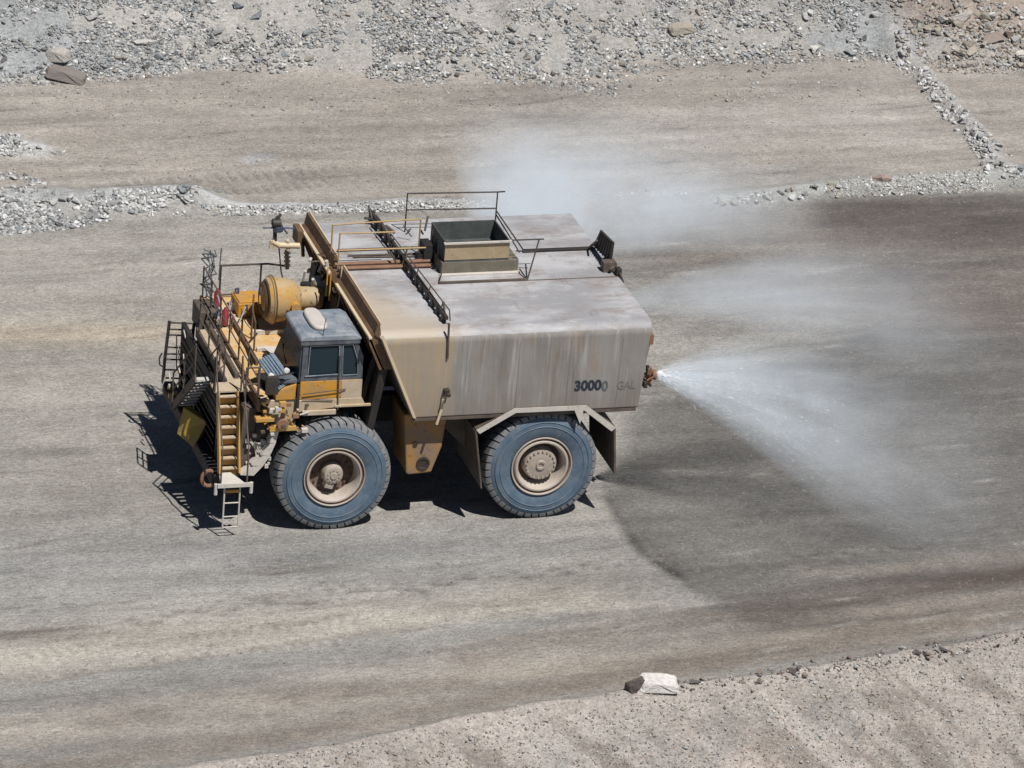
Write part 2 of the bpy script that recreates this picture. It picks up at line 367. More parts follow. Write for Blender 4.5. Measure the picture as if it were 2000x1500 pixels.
def ground():
    xs = np.concatenate([np.linspace(-300, -18, 24)[:-1], np.arange(-18, 40, .085), np.linspace(40, 320, 24)[1:]])
    ys = np.concatenate([np.linspace(-200, -19, 20)[:-1], np.arange(-19, 41, .10), np.linspace(41, 500, 30)[1:]])
    X, Y = np.meshgrid(xs, ys, indexing='ij'); Z = height(X, Y)
    c = np.zeros(X.shape+(3,)); c[:] = (.295, .281, .258)
    def mixin(m, col, k=1.0):
        nonlocal c
        m = np.clip(m*k, 0, 1)[..., None]; c = c*(1-m)+np.array(col)*m
    dT, sT, _ = dline(X, Y, TOE); dE, sE, _ = dline(X, Y, EDGE)
    n_big = fbm(X, Y, 6, 3, 4, 2.2, 1); n_mid = fbm(X, Y, 1.6, 4, 4, 3, 1); n_st = fbm(X, Y, .5, 6, 4, 7, 1)
    # upper bench: pinkish tan
    mB = pmask(X, Y, gp([(-3000, 450), (0, 440), (500, 400), (1000, 400), (1400, 395), (2000, 350), (5000, 250), (5000, -100), (-3000, -100)]), 1.0)
    mixin(mB, (.345, .312, .275), .9)
    mixin(mB*pmask(X, Y, gp([(1000, 420), (1300, 400), (1900, 345), (1900, 150), (1200, 150), (1000, 250)]), 2.5), (.385, .36, .335), .7)
    mixin(mB*smooth((n_mid-.45)*5), (.30, .27, .235), .7)
    mixin(np.where(sT > 0, smooth(dT/.6), 0), (.36, .348, .325), .9)
    mixin(np.where(sT > 0, smooth(dT/.6), 0)*smooth((fbm(X, Y, 3.2, 61, 4)-.47)*7), (.30, .32, .33), .85)
    mixin(np.where(sT > 0, smooth(dT/2), 0)*pmask(X, Y, gp([(1720, 80), (1900, 150), (2300, 160), (2300, -80), (1650, -80)]), .8), (.33, .255, .205), .75)
    # road grey with tan bands
    def band(pts, wd, col, k=1.0, seed=50, br=.5, fade=.08):
        d, s, t = dline(X, Y, gp(pts))
        e = np.clip(np.minimum(t, 1-t)/fade, 0, 1)
        m = np.exp(-(d/(wd*(.6+.8*fbm(X, Y, 1.5, seed, 3, 3, 1))))**2)*e
        m = m*(1-br+br*2*fbm(X, Y, .8, seed+5, 4, 6, 1)); mixin(m, col, k)
    mixin(pmask(X, Y, gp([(-300, 420), (600, 420), (1300, 440), (1240, 1000), (700, 1080), (0, 1200), (-300, 1200)]), 2.0), (.305, .288, .258), .9)
    band([(-900, 680), (0, 655), (350, 650), (600, 640)], .9, (.395, .34, .268), .9, 51)
    band([(-900, 590), (0, 580), (420, 590)], .35, (.27, .235, .20), .5, 52)
    band([(-900, 745), (0, 735), (330, 745)], .5, (.34, .31, .27), .6, 53)
    band([(-900, 1110), (0, 1100), (300, 1070), (650, 1090), (1100, 1060)], 1.5, (.245, .245, .245), .7, 54)
    band([(-900, 1230), (0, 1180), (400, 1150), (800, 1120), (1230, 1060)], .8, (.29, .285, .265), .6, 55)
    band([(-900, 1360), (0, 1290), (400, 1235), (800, 1200), (1300, 1150)], 1.0, (.395, .37, .315), .85, 56)
    band([(-900, 1440), (0, 1375), (350, 1320), (800, 1255), (1200, 1200)], .55, (.265, .262, .25), .75, 57)
    band([(-900, 1270), (-60, 1245), (205, 1222)], .16, (.135, .115, .10), .9, 58, .5, .1)
    band([(-200, 1262), (0, 1248), (195, 1235)], .12, (.16, .14, .12), .7, 68, .5, .1)
    band([(-900, 1490), (0, 1430), (400, 1390), (800, 1340), (1300, 1280), (2000, 1180)], .9, (.315, .275, .23), .7, 59)
    band([(850, 1290), (1000, 1262), (1250, 1225), (1450, 1200)], .55, (.185, .155, .13), .75, 60)
    band([(500, 1365), (800, 1340), (950, 1330)], .35, (.235, .2, .17), .6, 61)
    band([(140, 1412), (230, 1400), (330, 1385)], .35, (.20, .175, .15), .65, 62, .6)
    band([(900, 1380), (1200, 1325), (1500, 1270), (2000, 1200)], .3, (.24, .205, .17), .55, 63)
    band([(-200, 1530), (200, 1490), (620, 1425), (1300, 1305), (2000, 1195), (2500, 1110)], .55, (.235, .20, .165), .7, 64, .6)
    # wet: sprayed surface behind the truck
    wet1 = pmask(X, Y, gp([(1150, 440), (1400, 402), (2000, 362), (2600, 320), (2600, 800), (2000, 760), (1700, 620), (1350, 560)]), 1.6)
    mixin(wet1*(.45+.9*n_mid), (.185, .162, .142), .85)
    band([(1550, 420), (1750, 430), (2000, 440), (2500, 460)], 2.2, (.115, .098, .086), .9, 70, .6)
    band([(1650, 560), (1850, 600), (2100, 640), (2500, 660)], 2.2, (.135, .112, .097), .75, 71, .6)
    wet2 = pmask(X, Y, gp([(1185, 925), (1215, 1015), (1262, 1085), (1318, 1118), (1345, 1140), (1400, 1185), (1650, 1160), (2000, 1105), (2600, 1000), (2600, 700), (1700, 640), (1250, 800)]), .35)
    mixin(wet2*(.6+.7*n_mid), (.145, .139, .130), .88)
    band([(1200, 870), (1400, 850), (1650, 800), (2100, 780), (2600, 760)], 2.0, (.15, .142, .132), .7, 72, .7)
    band([(1180, 935), (1192, 975), (1215, 1020), (1240, 1058), (1262, 1084), (1318, 1118), (1348, 1142), (1380, 1170)], .15, (.09, .082, .075), .8, 73, 1.0, .2)
    band([(1195, 925), (1210, 975), (1235, 1020), (1262, 1052), (1290, 1078), (1345, 1112), (1400, 1150)], .42, (.14, .132, .122), .6, 79, .8, .2)
    band([(1225, 1050), (1262, 1060)], .25, (.10, .09, .08), .7, 74, .3, .3)
    band([(1285, 1095), (1335, 1112)], .2, (.10, .09, .08), .7, 75, .3, .3)
    band([(1395, 1195), (1600, 1180), (1850, 1145), (2100, 1110), (2600, 1040)], .75, (.115, .09, .075), .95, 76, .5, .05)
    band([(1400, 1215), (1650, 1215), (1900, 1180), (2300, 1120)], .5, (.20, .165, .14), .7, 77, .5)
    band([(1500, 1120), (1700, 1115), (2000, 1080), (2300, 1040)], .45, (.30, .27, .235), .6, 78)
    # outer bank below the road edge, pinkish gravel
    mixin(np.where(sE < 0, smooth((dE)/.2), 0), (.385, .345, .31), .92)
    rot = X*.8+Y*.6; rt2 = -X*.6+Y*.8
    rill = fbm(X+Y*.7+1.6*fbm(X, Y, 2.0, 85), Y, .75, 81, 5, 1, 3.0)
    mixin(np.where(sE < 0, smooth(dE/1.2), 0)*smooth((rill-.52)*9), (.22, .19, .165), .8)
    mixin(np.where(sE < 0, smooth(dE/2.), 0)*smooth((fbm(X, Y, 2.5, 82)-.55)*7), (.32, .31, .295), .6)
    mixin(np.where(sE < 0, smooth(dE/2.), 0)*smooth((fbm(X, Y, 2.0, 83)-.57)*7), (.43, .36, .315), .5)
    # white crushed stone along the windrows
    for pl, wd, col in ((BL, .8, (.36, .38, .39)), (BM, .3, (.50, .51, .52)), (BR, .62, (.42, .44, .42)), (BD, .3, (.44, .43, .42)), (BT, .6, (.48, .5, .51))):
        d, s, t = dline(X, Y, pl); mixin(np.exp(-(d/wd)**2)*(.5+.8*fbm(X, Y, .4, 90, 3)), col, .9)
    band([(480, 300), (520, 305), (470, 315)], .3, (.36, .36, .37), .8, 91)
    # cleat marks of tracked machine and ruts: real little ridges
    for pts, wd in (([(190, 362), (450, 345), (680, 325)], .36), ([(230, 392), (480, 372), (660, 352)], .3)):
        d, s, t = dline(X, Y, gp(pts)); L = 9.0
        mk = np.exp(-(d/wd)**4)*np.clip(np.minimum(t, 1-t)/.1, 0, 1)
        tr = .5+.5*np.sin(t*L/.42*2*math.pi)
        Z -= mk*tr*.07; mixin(mk*smooth((tr-.5)*3), (.20, .19, .175), .7)
    for pts, wd in (([(-300, 340), (50, 335), (350, 333), (560, 312)], .12), ([(50, 300), (300, 312), (560, 292)], .1), ([(0, 1262), (400, 1210), (900, 1150)], .12), ([(0, 1340), (500, 1262), (900, 1205)], .12), ([(420, 1330), (900, 1260), (1300, 1200)], .14), ([(1300, 1245), (1700, 1205), (2100, 1150)], .14)):
        d, s, t = dline(X, Y, gp(pts)); mk = np.exp(-(d/wd)**2)*np.clip(np.minimum(t, 1-t)/.1, 0, 1)
        Z -= mk*.035; mixin(mk, (.23, .205, .18), .3)
    for pts, wd, per in (([(-300, 1325), (0, 1290), (400, 1237), (900, 1178)], .35, .33), ([(-300, 1370), (0, 1333), (400, 1280), (800, 1232)], .3, .33), ([(420, 1175), (900, 1120), (1200, 1095)], .3, .4), ([(-200, 530), (100, 520), (400, 500)], .3, .4)):
        d, s, t = dline(X, Y, gp(pts)); L_ = np.hypot(*np.diff(gp(pts), axis=0).T).sum()
        mk = np.exp(-(d/wd)**4)*np.clip(np.minimum(t, 1-t)/.1, 0, 1)*smooth((fbm(X, Y, 1.2, 97, 3)-.3)*4)
        tr = .5+.5*np.sin((t*L_+d*.5)/per*2*math.pi); Z -= mk*tr*.03; mixin(mk*smooth((tr-.45)*3), (.225, .205, .18), .45)
    # row of clods / boot-size potholes
    r2 = np.random.default_rng(5)
    gx = np.gradient(xs)
    for k in range(420):
        a, b_ = r2.uniform(-50, 2050), r2.uniform(180, 1450); q = P(a, b_, 2, 0)
        ix = np.searchsorted(xs, q[0]); iy = np.searchsorted(ys, q[1]); ln, wd_ = r2.uniform(.25, 1.1), r2.uniform(.05, .11); ang = r2.normal()*.08+.13
        if dline(np.array([q[0]]), np.array([q[1]]), EDGE)[1][0] < 0: continue
        sl = (slice(max(ix-26, 0), ix+27), slice(max(iy-8, 0), iy+9)); dx, dy = X[sl]-q[0], Y[sl]-q[1]
        m = np.exp(-((dx+dy*ang)/ln)**2-((dy-dx*ang)/wd_)**2); dk = r2.random() < .62
        Z[sl] += m*(-.03 if dk else .015); kk = r2.uniform(.25, .6)
        c[sl] = c[sl]*(1-m[..., None]*kk)+np.array((.15, .132, .115) if dk else (.42, .40, .37))*m[..., None]*kk
    spots = [(250+k*26+r2.uniform(-8, 8), 1212-k*3.1+r2.uniform(-9, 9), r2.uniform(.05, .13)) for k in range(42)]
    spots += [(1560+k*22+r2.uniform(-8, 8), 1086-k*2.0+r2.uniform(-7, 7), r2.uniform(.04, .1)) for k in range(14)]
    spots += [(r2.uniform(0, 1250), r2.uniform(1050, 1440), r2.uniform(.03, .07)) for k in range(60)]
    for a, b_, rr in spots:
        q = P(a, b_, 2, 0); ix = np.searchsorted(xs, q[0]); iy = np.searchsorted(ys, q[1])
        sl = (slice(max(ix-7, 0), ix+8), slice(max(iy-5, 0), iy+6))
        d = np.hypot((X[sl]-q[0])/2.0, Y[sl]-q[1]); m = np.exp(-(d/rr)**2)
        Z[sl] -= m*.05; c[sl] = c[sl]*(1-m[..., None]*.6)+np.array((.10, .085, .075))*m[..., None]*.6
    # broad and fine streak mottling along the road
    along = smooth((np.where(sE > 0, dE, 0))/.5)*(1-np.where(sT > 0, smooth(dT/.5), 0))
    g = 1+((n_big-.5)*.30+(n_mid-.5)*.38+(n_st-.5)*.60*along)+(fbm(X, Y, .35, 95, 3)-.5)*.3
    c *= g[..., None]
    lum = c.mean(-1, keepdims=True); c = c*.88+lum*np.array((.122, .12, .117))
    nx, ny = X.shape
    V = np.stack([X, Y, Z], -1).reshape(-1, 3)
    idx = np.arange(nx*ny).reshape(nx, ny)
    F = np.stack([idx[:-1, :-1], idx[1:, :-1], idx[1:, 1:], idx[:-1, 1:]], -1).reshape(-1, 4)
    me = bpy.data.meshes.new('ground'); me.vertices.add(len(V)); me.vertices.foreach_set('co', V.ravel())
    me.loops.add(F.size); me.loops.foreach_set('vertex_index', F.ravel().astype(np.int32))
    me.polygons.add(len(F)); me.polygons.foreach_set('loop_start', np.arange(0, F.size, 4, dtype=np.int32))
    me.update(calc_edges=True); me.polygons.foreach_set('use_smooth', np.ones(len(F), bool))
    at = me.color_attributes.new('gc', 'FLOAT_COLOR', 'POINT')
    at.data.foreach_set('color', np.concatenate([c.reshape(-1, 3), np.ones((len(V), 1))], 1).ravel())
    m, nt, b = mat_new('gravel haul road and quarry ground')
    a = N(nt, 'ShaderNodeAttribute', attribute_name='gc')
    s1 = noise(nt, 11, 5, (.5, 1, 1), .75); s2 = noise(nt, 16, 4, (1, 1, 1), .8, 4)
    col = mixc(nt, 1.0, a.outputs['Color'], mixc(nt, ramp(nt, s1, .32, .68), (.80, .80, .80), (1.2, 1.2, 1.2)), 'MULTIPLY')
    col = mixc(nt, 1.0, col, mixc(nt, ramp(nt, s2, .3, .7), (.74, .74, .75), (1.27, 1.27, 1.26)), 'MULTIPLY')
    vt = N(nt, 'ShaderNodeTexVoronoi', i_Scale=11.0); tc = N(nt, 'ShaderNodeTexCoord')
    nt.links.new(tc.outputs['Object'], vt.inputs['Vector'])
    sv = nt.nodes.new('ShaderNodeSeparateColor'); nt.links.new(vt.outputs['Color'], sv.inputs[0])
    peb = mth(nt, 'MULTIPLY', mth(nt, 'GREATER_THAN', sv.outputs[0], .93), mth(nt, 'LESS_THAN', vt.outputs['Distance'], .3))
    col = mixc(nt, mth(nt, 'MULTIPLY', peb, .3), col, (.52, .50, .47))
    peb2 = mth(nt, 'MULTIPLY', mth(nt, 'LESS_THAN', sv.outputs[1], .07), mth(nt, 'LESS_THAN', vt.outputs['Distance'], .33))
    col = mixc(nt, mth(nt, 'MULTIPLY', peb2, .5), col, (.12, .11, .10))
    nt.links.new(col, b.inputs['Base Color']); sl_ = nt.nodes.new('ShaderNodeSeparateColor'); nt.links.new(a.outputs['Color'], sl_.inputs[0])
    wr = nt.nodes.new('ShaderNodeMapRange'); nt.links.new(sl_.outputs[1], wr.inputs[0])     # wet ground is dark and glossier
    for i_, v_ in ((1, .10), (2, .20), (3, .5), (4, .95)): wr.inputs[i_].default_value = v_
    nt.links.new(wr.outputs[0], b.inputs['Roughness']); b.inputs['Specular IOR Level'].default_value = .25
    bp = N(nt, 'ShaderNodeBump', i_Strength=.8, i_Distance=.05)
    nt.links.new(mth(nt, 'ADD', mth(nt, 'MULTIPLY', s1, .8), s2), bp.inputs['Height']); nt.links.new(bp.outputs[0], b.inputs['Normal'])
    me.materials.append(m)
    o = bpy.data.objects.new('ground', me); COL.objects.link(o); tag(o, kind='structure')
ground()

# ------------------------------------------------------------------ rocks
def rock_shape(seed, sub=1, flat=.75):
    r = np.random.default_rng(seed)
    import bmesh
    if True:       # broken stone: hull of a few scattered corners
        b = bmesh.new(); k = 9 if sub == 0 else 11
        p = r.normal(size=(k, 3)); p /= np.linalg.norm(p, axis=1)[:, None]; p *= r.uniform(.75, 1.1, (k, 1))
        p = np.sign(p)*np.abs(p)**.8*r.uniform(.6, 1.25, 3)*np.array([1.15, .95, flat])
        for q in p: b.verts.new(q)
        h = bmesh.ops.convex_hull(b, input=b.verts)
        bmesh.ops.delete(b, geom=[g for g in h['geom_interior'] if isinstance(g, bmesh.types.BMVert)], context='VERTS')
        bmesh.ops.triangulate(b, faces=b.faces[:]); bmesh.ops.recalc_face_normals(b, faces=b.faces)
        if sub > 1:
            bmesh.ops.subdivide_edges(b, edges=b.edges[:], cuts=2, use_grid_fill=True)
            for v in b.verts: v.co += Vector(r.normal(size=3)*.035)
            bmesh.ops.triangulate(b, faces=b.faces[:])
        b.verts.index_update()
        V = np.array([v.co for v in b.verts]); F = np.array([[v.index for v in f.verts] for f in b.faces]); b.free()
        return V, F
    b = bmesh.new(); bmesh.ops.create_icosphere(b, subdivisions=sub, radius=1)
    V = np.array([v.co for v in b.verts]); F = [[v.index for v in f.verts] for f in b.faces]; b.free()
    for _ in range(9):     # slice flat facets like broken stone
        n = r.normal(size=3); n /= np.linalg.norm(n); h = r.uniform(.5, .85)
        t = V@n; V = V-np.outer(np.maximum(t-h, 0), n)
    V *= r.uniform(.7, 1.15, 3)*np.array([1.1, 1, flat]); V += r.normal(size=V.shape)*.04
    return V, np.array(F)
COLS = {'grey': (.31, .315, .31), 'blue': (.25, .275, .29), 'pale': (.45, .45, .44), 'white': (.60, .60, .59), 'tan': (.36, .32, .265), 'brown': (.25, .19, .155), 'dark': (.12, .11, .105)}
def pick(mix):
    k = list(mix); p = np.array([mix[q] for q in k], float); w_ = k[rng.choice(len(k), p=p/p.sum())]; return w_, COLS[w_]
SMALL = [rock_shape(100+i, 0) for i in range(10)]
def sample(poly, n):
    poly = np.array(poly, float); out = []
    lo_, hi = poly.min(0), poly.max(0)
    while len(out) < n:
        q = rng.uniform(lo_, hi, (n*2, 2)); out += list(q[inpoly(q[:, 0], q[:, 1], poly)])
    return np.array(out[:n])
def rubble(name, label, items):
    """items: list of (polygon in photo pixels, count, smin, smax, colour mix)"""
    VV, FF, CC = [], [], []; off = 0
    for poly, n, a, b, mix in items:
        q = sample(poly, n); X = ray_hit(q[:, 0], q[:, 1])
        if n > 400 and 'gravel' not in name:
            dn = fbm(X[:, 0], X[:, 1]+X[:, 2], 1.5, 77, 4)+.5*(fbm(X[:, 0], X[:, 1], .45, 78, 3)-.5); X = X[dn+rng.normal(size=n)*.05 > (.405 if name == 'slope_rubble' else .36)]; n = len(X)
        sz = a*(b/a)**(rng.random(n)**1.5)
        for p, s in zip(X, sz):
            V, F = SMALL[rng.integers(10)]; t = rng.uniform(0, 6.28); c_, s_ = math.cos(t), math.sin(t)
            t2 = rng.uniform(-.9, .9); c2, s2 = math.cos(t2), math.sin(t2)
            W = V@np.array([[1, 0, 0], [0, c2, s2], [0, -s2, c2]])@np.array([[c_, s_, 0], [-s_, c_, 0], [0, 0, 1]])*s
            W = W+p+np.array([0, 0, s*rng.uniform(-.15, .35)]); VV.append(W); FF.append(F+off); off += len(V)
            cc = np.array(pick(mix)[1])*rng.uniform(.7, 1.35); CC.append(np.tile([*cc, 1], (len(V), 1)))
    V = np.concatenate(VV); F = np.concatenate(FF); Cc = np.concatenate(CC)
    me = bpy.data.meshes.new(name); me.vertices.add(len(V)); me.vertices.foreach_set('co', V.ravel())
    me.loops.add(F.size); me.loops.foreach_set('vertex_index', F.ravel().astype(np.int32))
    me.polygons.add(len(F)); me.polygons.foreach_set('loop_start', np.arange(0, F.size, 3, dtype=np.int32)); me.update(calc_edges=True)
    at = me.color_attributes.new('rc', 'FLOAT_COLOR', 'POINT'); at.data.foreach_set('color', Cc.ravel())
    me.materials.append(ROCKM)
    o = bpy.data.objects.new(name, me); COL.objects.link(o); tag(o, label, 'rubble', kind='stuff')

SLOPE_L = [(-30, -40), (900, -40), (900, 150), (700, 150), (420, 138), (250, 158), (-30, 172)]
SLOPE_M = [(700, 40), (1720, -40), (1720, 120), (1400, 128), (1210, 150), (1200, 190), (1050, 165), (800, 165), (700, 150)]
SLOPE_T = [(500, -40), (1750, -40), (1720, 60), (900, 60), (500, 20)]
SLOPE_R = [(1720, -40), (2030, -40), (2030, 145), (1850, 145), (1760, 115)]
SLOPE_LL = [(-30, -40), (340, -40), (430, 60), (420, 138), (-30, 150)]
WIN_L = [(-30, 335), (60, 345), (110, 368), (210, 378), (380, 366), (388, 395), (270, 420), (120, 450), (-30, 462)]
WIN_M = [(260, 400), (470, 402), (640, 400), (800, 392), (1000, 395), (1000, 408), (800, 412), (500, 420), (280, 425)]
WIN_R = [(1640, 350), (1800, 338), (1930, 330), (2010, 345), (1960, 372), (1800, 380), (1640, 385)]
WIN_R2 = [(1380, 388), (1640, 360), (1640, 385), (1400, 402)]
DIAG = [(1680, 100), (1800, 110), (1860, 185), (1900, 225), (1960, 290), (2000, 330), (2000, 365), (1930, 350), (1900, 290), (1850, 240), (1800, 170), (1740, 130)]
TOPHEAP = [(-30, 258), (30, 264), (62, 285), (130, 292), (135, 300), (40, 306), (-30, 304)]
MIX_A = dict(grey=4, blue=4, pale=5, white=2.4, tan=1.6, dark=1.8)
MIX_W = dict(white=5, pale=4, grey=2, blue=1, dark=.5)
MIX_T = dict(tan=4, pale=2, grey=2.5, brown=1, dark=1)
rubble('slope_rubble', 'loose grey broken rock covering the quarry slope along the top', [
    (SLOPE_L, 14000, .018, .10, MIX_A), (SLOPE_LL, 8000, .018, .085, dict(blue=6, grey=4, pale=2, dark=1)), (SLOPE_M, 17000, .018, .10, MIX_A),
    (SLOPE_T, 4000, .018, .07, dict(blue=3, tan=3, grey=2, pale=1)), (SLOPE_R, 4200, .02, .13, MIX_T),
    ([(-30, 150), (1200, 150), (1200, 210), (600, 215), (-30, 200)], 1000, .02, .06, MIX_T),
    ([(1180, 130), (1700, 115), (1700, 190), (1400, 200), (1180, 170)], 500, .025, .08, MIX_T)])
rubble('windrow_rubble', 'heap of pale grey crushed rock left of the truck', [
    (WIN_L, 7500, .02, .11, dict(blue=4, grey=3, pale=4, white=3, dark=.7)), (TOPHEAP, 420, .03, .12, MIX_W),
    ([(200, 372), (385, 365), (385, 400), (200, 415)], 900, .03, .11, MIX_W), ([(-30, 330), (120, 345), (220, 372), (400, 365), (400, 372), (210, 384), (60, 352), (-30, 345)], 500, .02, .06, MIX_W)])
rubble('ridge_rubble', 'thin line of white stones behind the truck', [(WIN_M, 1500, .025, .09, MIX_W), ([(800, 390), (1350, 370), (1350, 385), (820, 402)], 160, .02, .06, MIX_W)])
rubble('roadside_rubble', 'pale crushed rock windrow beside the wet road', [
    (WIN_R, 2000, .02, .08, dict(pale=5, white=2, grey=3, tan=1)), (WIN_R2, 450, .02, .10, dict(white=2, tan=3, pale=3, dark=1)), (DIAG, 1400, .02, .11, MIX_W)])
EB = [(360, 1494), (620, 1458), (880, 1396), (1230, 1345), (1480, 1312), (1700, 1278), (2030, 1226), (2030, 1250), (1700, 1300), (1480, 1332), (1230, 1366), (880, 1416), (620, 1478)]
EB2 = [(1250, 1338), (1480, 1310), (1700, 1276), (2030, 1224), (2030, 1252), (1700, 1304), (1480, 1335), (1250, 1360)]
BANK = [(420, 1500), (900, 1420), (1480, 1340), (2030, 1250), (2030, 1530), (380, 1530)]
rubble('bank_gravel', 'gravel and small stones on the pinkish bank below the road', [
    (EB, 300, .015, .05, dict(tan=3, pale=3, brown=2, dark=2)), (EB2, 420, .02, .07, dict(dark=5, brown=3, pale=1.5, tan=2, white=.5)),
    (BANK, 7500, .012, .042, dict(tan=4, pale=2, grey=2.5, dark=4, brown=2)), (BANK, 300, .04, .07, dict(tan=3, grey=2, pale=2))])
rubble('road_gravel', 'fine loose gravel scattered over the haul road', [
    ([(-20, 200), (2020, 200), (2020, 1250), (900, 1400), (-20, 1510)], 1500, .010, .026, dict(tan=3, pale=1, grey=3, dark=2)),
    ([(-20, 190), (1700, 190), (1700, 390), (-20, 390)], 1400, .014, .04, dict(tan=3, pale=3, grey=3, dark=1.5)),
    ([(-20, 160), (1000, 160), (1000, 240), (-20, 240)], 700, .015, .045, MIX_T)])

BIG = []
for i in range(8):
    V, F = rock_shape(300+i, 2)
    me = bpy.data.meshes.new('rock'); me.from_pydata(V.tolist(), [], F.tolist()); me.materials.append(ROCKO); BIG.append(me)
def rock(px, py, size, col, label, group=None, name='rock', sc=(1, 1, 1), mesh=None, rz=None, tilt=0, sink=.2, cat='rock'):
    X = ray_hit([px], [py])[0]
    o = bpy.data.objects.new(name, mesh if isinstance(mesh, bpy.types.Mesh) else BIG[mesh if mesh is not None else rng.integers(8)]); COL.objects.link(o)
    o.location = (X[0], X[1], X[2]+size*sc[2]*.6*(1-sink*2)); o.scale = [size*s for s in sc]
    o.rotation_euler = (tilt+rng.uniform(-.2, .2), rng.uniform(-.2, .2), rz if rz is not None else rng.uniform(0, 6.28))
    v = rng.uniform(.88, 1.12); o.color = (col[0]*v, col[1]*v, col[2]*v, 1)
    tag(o, label, cat, group); return o
WORDS = dict(grey='grey', blue='bluish grey', pale='pale grey', white='white', tan='tan', brown='brown', dark='dark grey')
for poly, n, a, b, mix, label, grp in (
    (SLOPE_L, 62, .10, .20, MIX_A, 'grey broken rock lying loose in the rubble at upper left', 'larger rocks of the upper left slope'),
    (SLOPE_M, 70, .10, .20, MIX_A, 'grey broken rock lying loose in the rubble of the upper middle slope', 'larger rocks of the upper middle slope'),
    (SLOPE_R, 26, .12, .26, MIX_T, 'tan broken rock lying loose in the rubble at upper right corner', 'larger rocks of the upper right corner'),
    (WIN_L, 46, .11, .19, dict(pale=4, white=3, grey=2, blue=2), 'pale broken rock in the stone heap at the left edge', 'larger rocks of the left stone heap'),
    (DIAG, 40, .10, .20, MIX_W, 'white stone in the line running down the slope at right', 'stones of the diagonal line at right'),
    (WIN_R2, 14, .10, .17, dict(pale=3, tan=3, white=2), 'pale stone along the back edge of the wet road', 'stones at the back edge of the wet road'),
    (EB2, 30, .07, .12, dict(dark=4, brown=3, tan=2, pale=1.5), 'brownish stone on the front edge of the road', 'stones on the front edge of the road')):
    q = sample(poly, n)
    for px, py in q:
        w_, c_ = pick(mix); f_ = rng.random(); size_ = 'small' if f_ < .33 else ('middling' if f_ < .67 else 'large')
        if grp.endswith('slope') or 'corner' in grp:
            where = next(t for lim, t in ((180, 'near the left edge'), (330, 'right of the brown boulder'), (520, 'above the deck rails'), (760, 'above the cab'), (1000, 'above the hatch'), (1230, 'above the tank rear'), (1450, 'around the big cream boulder'), (1650, 'right of the cream boulder'), (1800, 'where the stone line starts'), (1900, 'left of the long brown boulder'), (3000, 'beside the right edge')) if px < lim)
            lb = '%s %s rock %s on the rubble slope, %s' % (size_, WORDS[w_], 'high' if py < 40 else ('halfway' if py < 95 else 'low'), where)
        elif 'heap' in grp:
            lb = '%s %s rock in the left stone heap, %s' % (size_, WORDS[w_], 'at the very left edge' if px < 90 else ('in its middle' if px < 240 else 'at its right end'))
        elif 'diagonal' in grp:
            lb = '%s %s stone in the line down the slope at right, %s' % (size_, WORDS[w_], 'near its top' if py < 150 else ('halfway along' if py < 270 else 'near its foot'))
        else:
            lb = size_+' '+WORDS[w_]+' '+label.split(' ', 1)[1]+(', left part' if px < 1600 else ', right part')
        rock(px, py, a*(b/a)**f_, c_, lb, grp)
SLAB = MB(); SLAB.add([(-1, -.9, -.8), (1.05, -.8, -.8), (-.95, .85, -.8), (1, .9, -.8), (-.85, -.75, .35), (.95, -.7, .05), (-.8, .55, .8), (.3, .7, .75), (.95, .6, .45), (-.2, -.8, .5), (-1.1, .0, .2)],
    [(0, 2, 3, 1), (0, 1, 5, 9, 4), (4, 9, 7, 6), (9, 5, 8, 7), (1, 3, 8, 5), (2, 6, 7, 8, 3), (0, 4, 10), (4, 6, 10), (6, 2, 10), (2, 0, 10)])
so_ = SLAB.build('boulder', ROCKO, None); SLABM = so_.data; bpy.data.objects.remove(so_)
import bmesh as _b
b_ = _b.new(); b_.from_mesh(SLABM); _b.ops.triangulate(b_, faces=b_.faces[:]); _b.ops.bevel(b_, geom=b_.edges[:], offset=.09, segments=1, affect='EDGES'); _b.ops.triangulate(b_, faces=b_.faces[:]); _b.ops.subdivide_edges(b_, edges=b_.edges[:], cuts=1)
for v_ in b_.verts: v_.co += Vector(np.random.default_rng(int(abs(v_.co.x*999+v_.co.y*77+v_.co.z*7))).normal(size=3)*.02)
b_.to_mesh(SLABM); b_.free()
rock(130, 150, .48, (.20, .175, .16), 'large brown boulder at the foot of the slope at upper left', name='boulder', sc=(1.2, .8, .52), mesh=SLABM, rz=-.45, cat='boulder')
rock(112, 112, .34, (.44, .42, .385), 'pale sloping boulder just above the large brown boulder', name='boulder', sc=(1.0, .8, .8), mesh=SLABM, rz=-.7, cat='boulder')
rock(1330, 58, .36, (.40, .365, .30), 'big cream boulder high on the upper middle slope', name='boulder', sc=(1.1, .7, .55), mesh=SLABM, rz=.1, cat='boulder')
rock(1876, 40, .36, (.40, .37, .34), 'grey boulder casting a dark shadow near the upper right corner', name='boulder', sc=(1.2, .8, .7), mesh=5, rz=.3, cat='boulder')
rock(1935, 78, .38, (.28, .23, .19), 'long brown boulder below the grey one at upper right', name='boulder', sc=(1.5, .7, .6), mesh=6, rz=-.3, cat='boulder')
rock(1992, 112, .26, (.55, .52, .47), 'pale round boulder cut by the right edge of the slope', name='boulder', mesh=7, cat='boulder')
rock(1590, 100, .24, (.60, .58, .54), 'pale squarish rock low on the middle slope', name='boulder', mesh=3, cat='boulder')
rock(388, 96, .26, (.62, .60, .57), 'whitish block in the rubble of the upper left slope', name='boulder', mesh=0, cat='boulder')
rock(285, 84, .27, (.62, .60, .57), 'white flat stone with a dark shadow on upper left slope', name='boulder', sc=(1.3, .8, .5), mesh=1, rz=.2, cat='boulder')
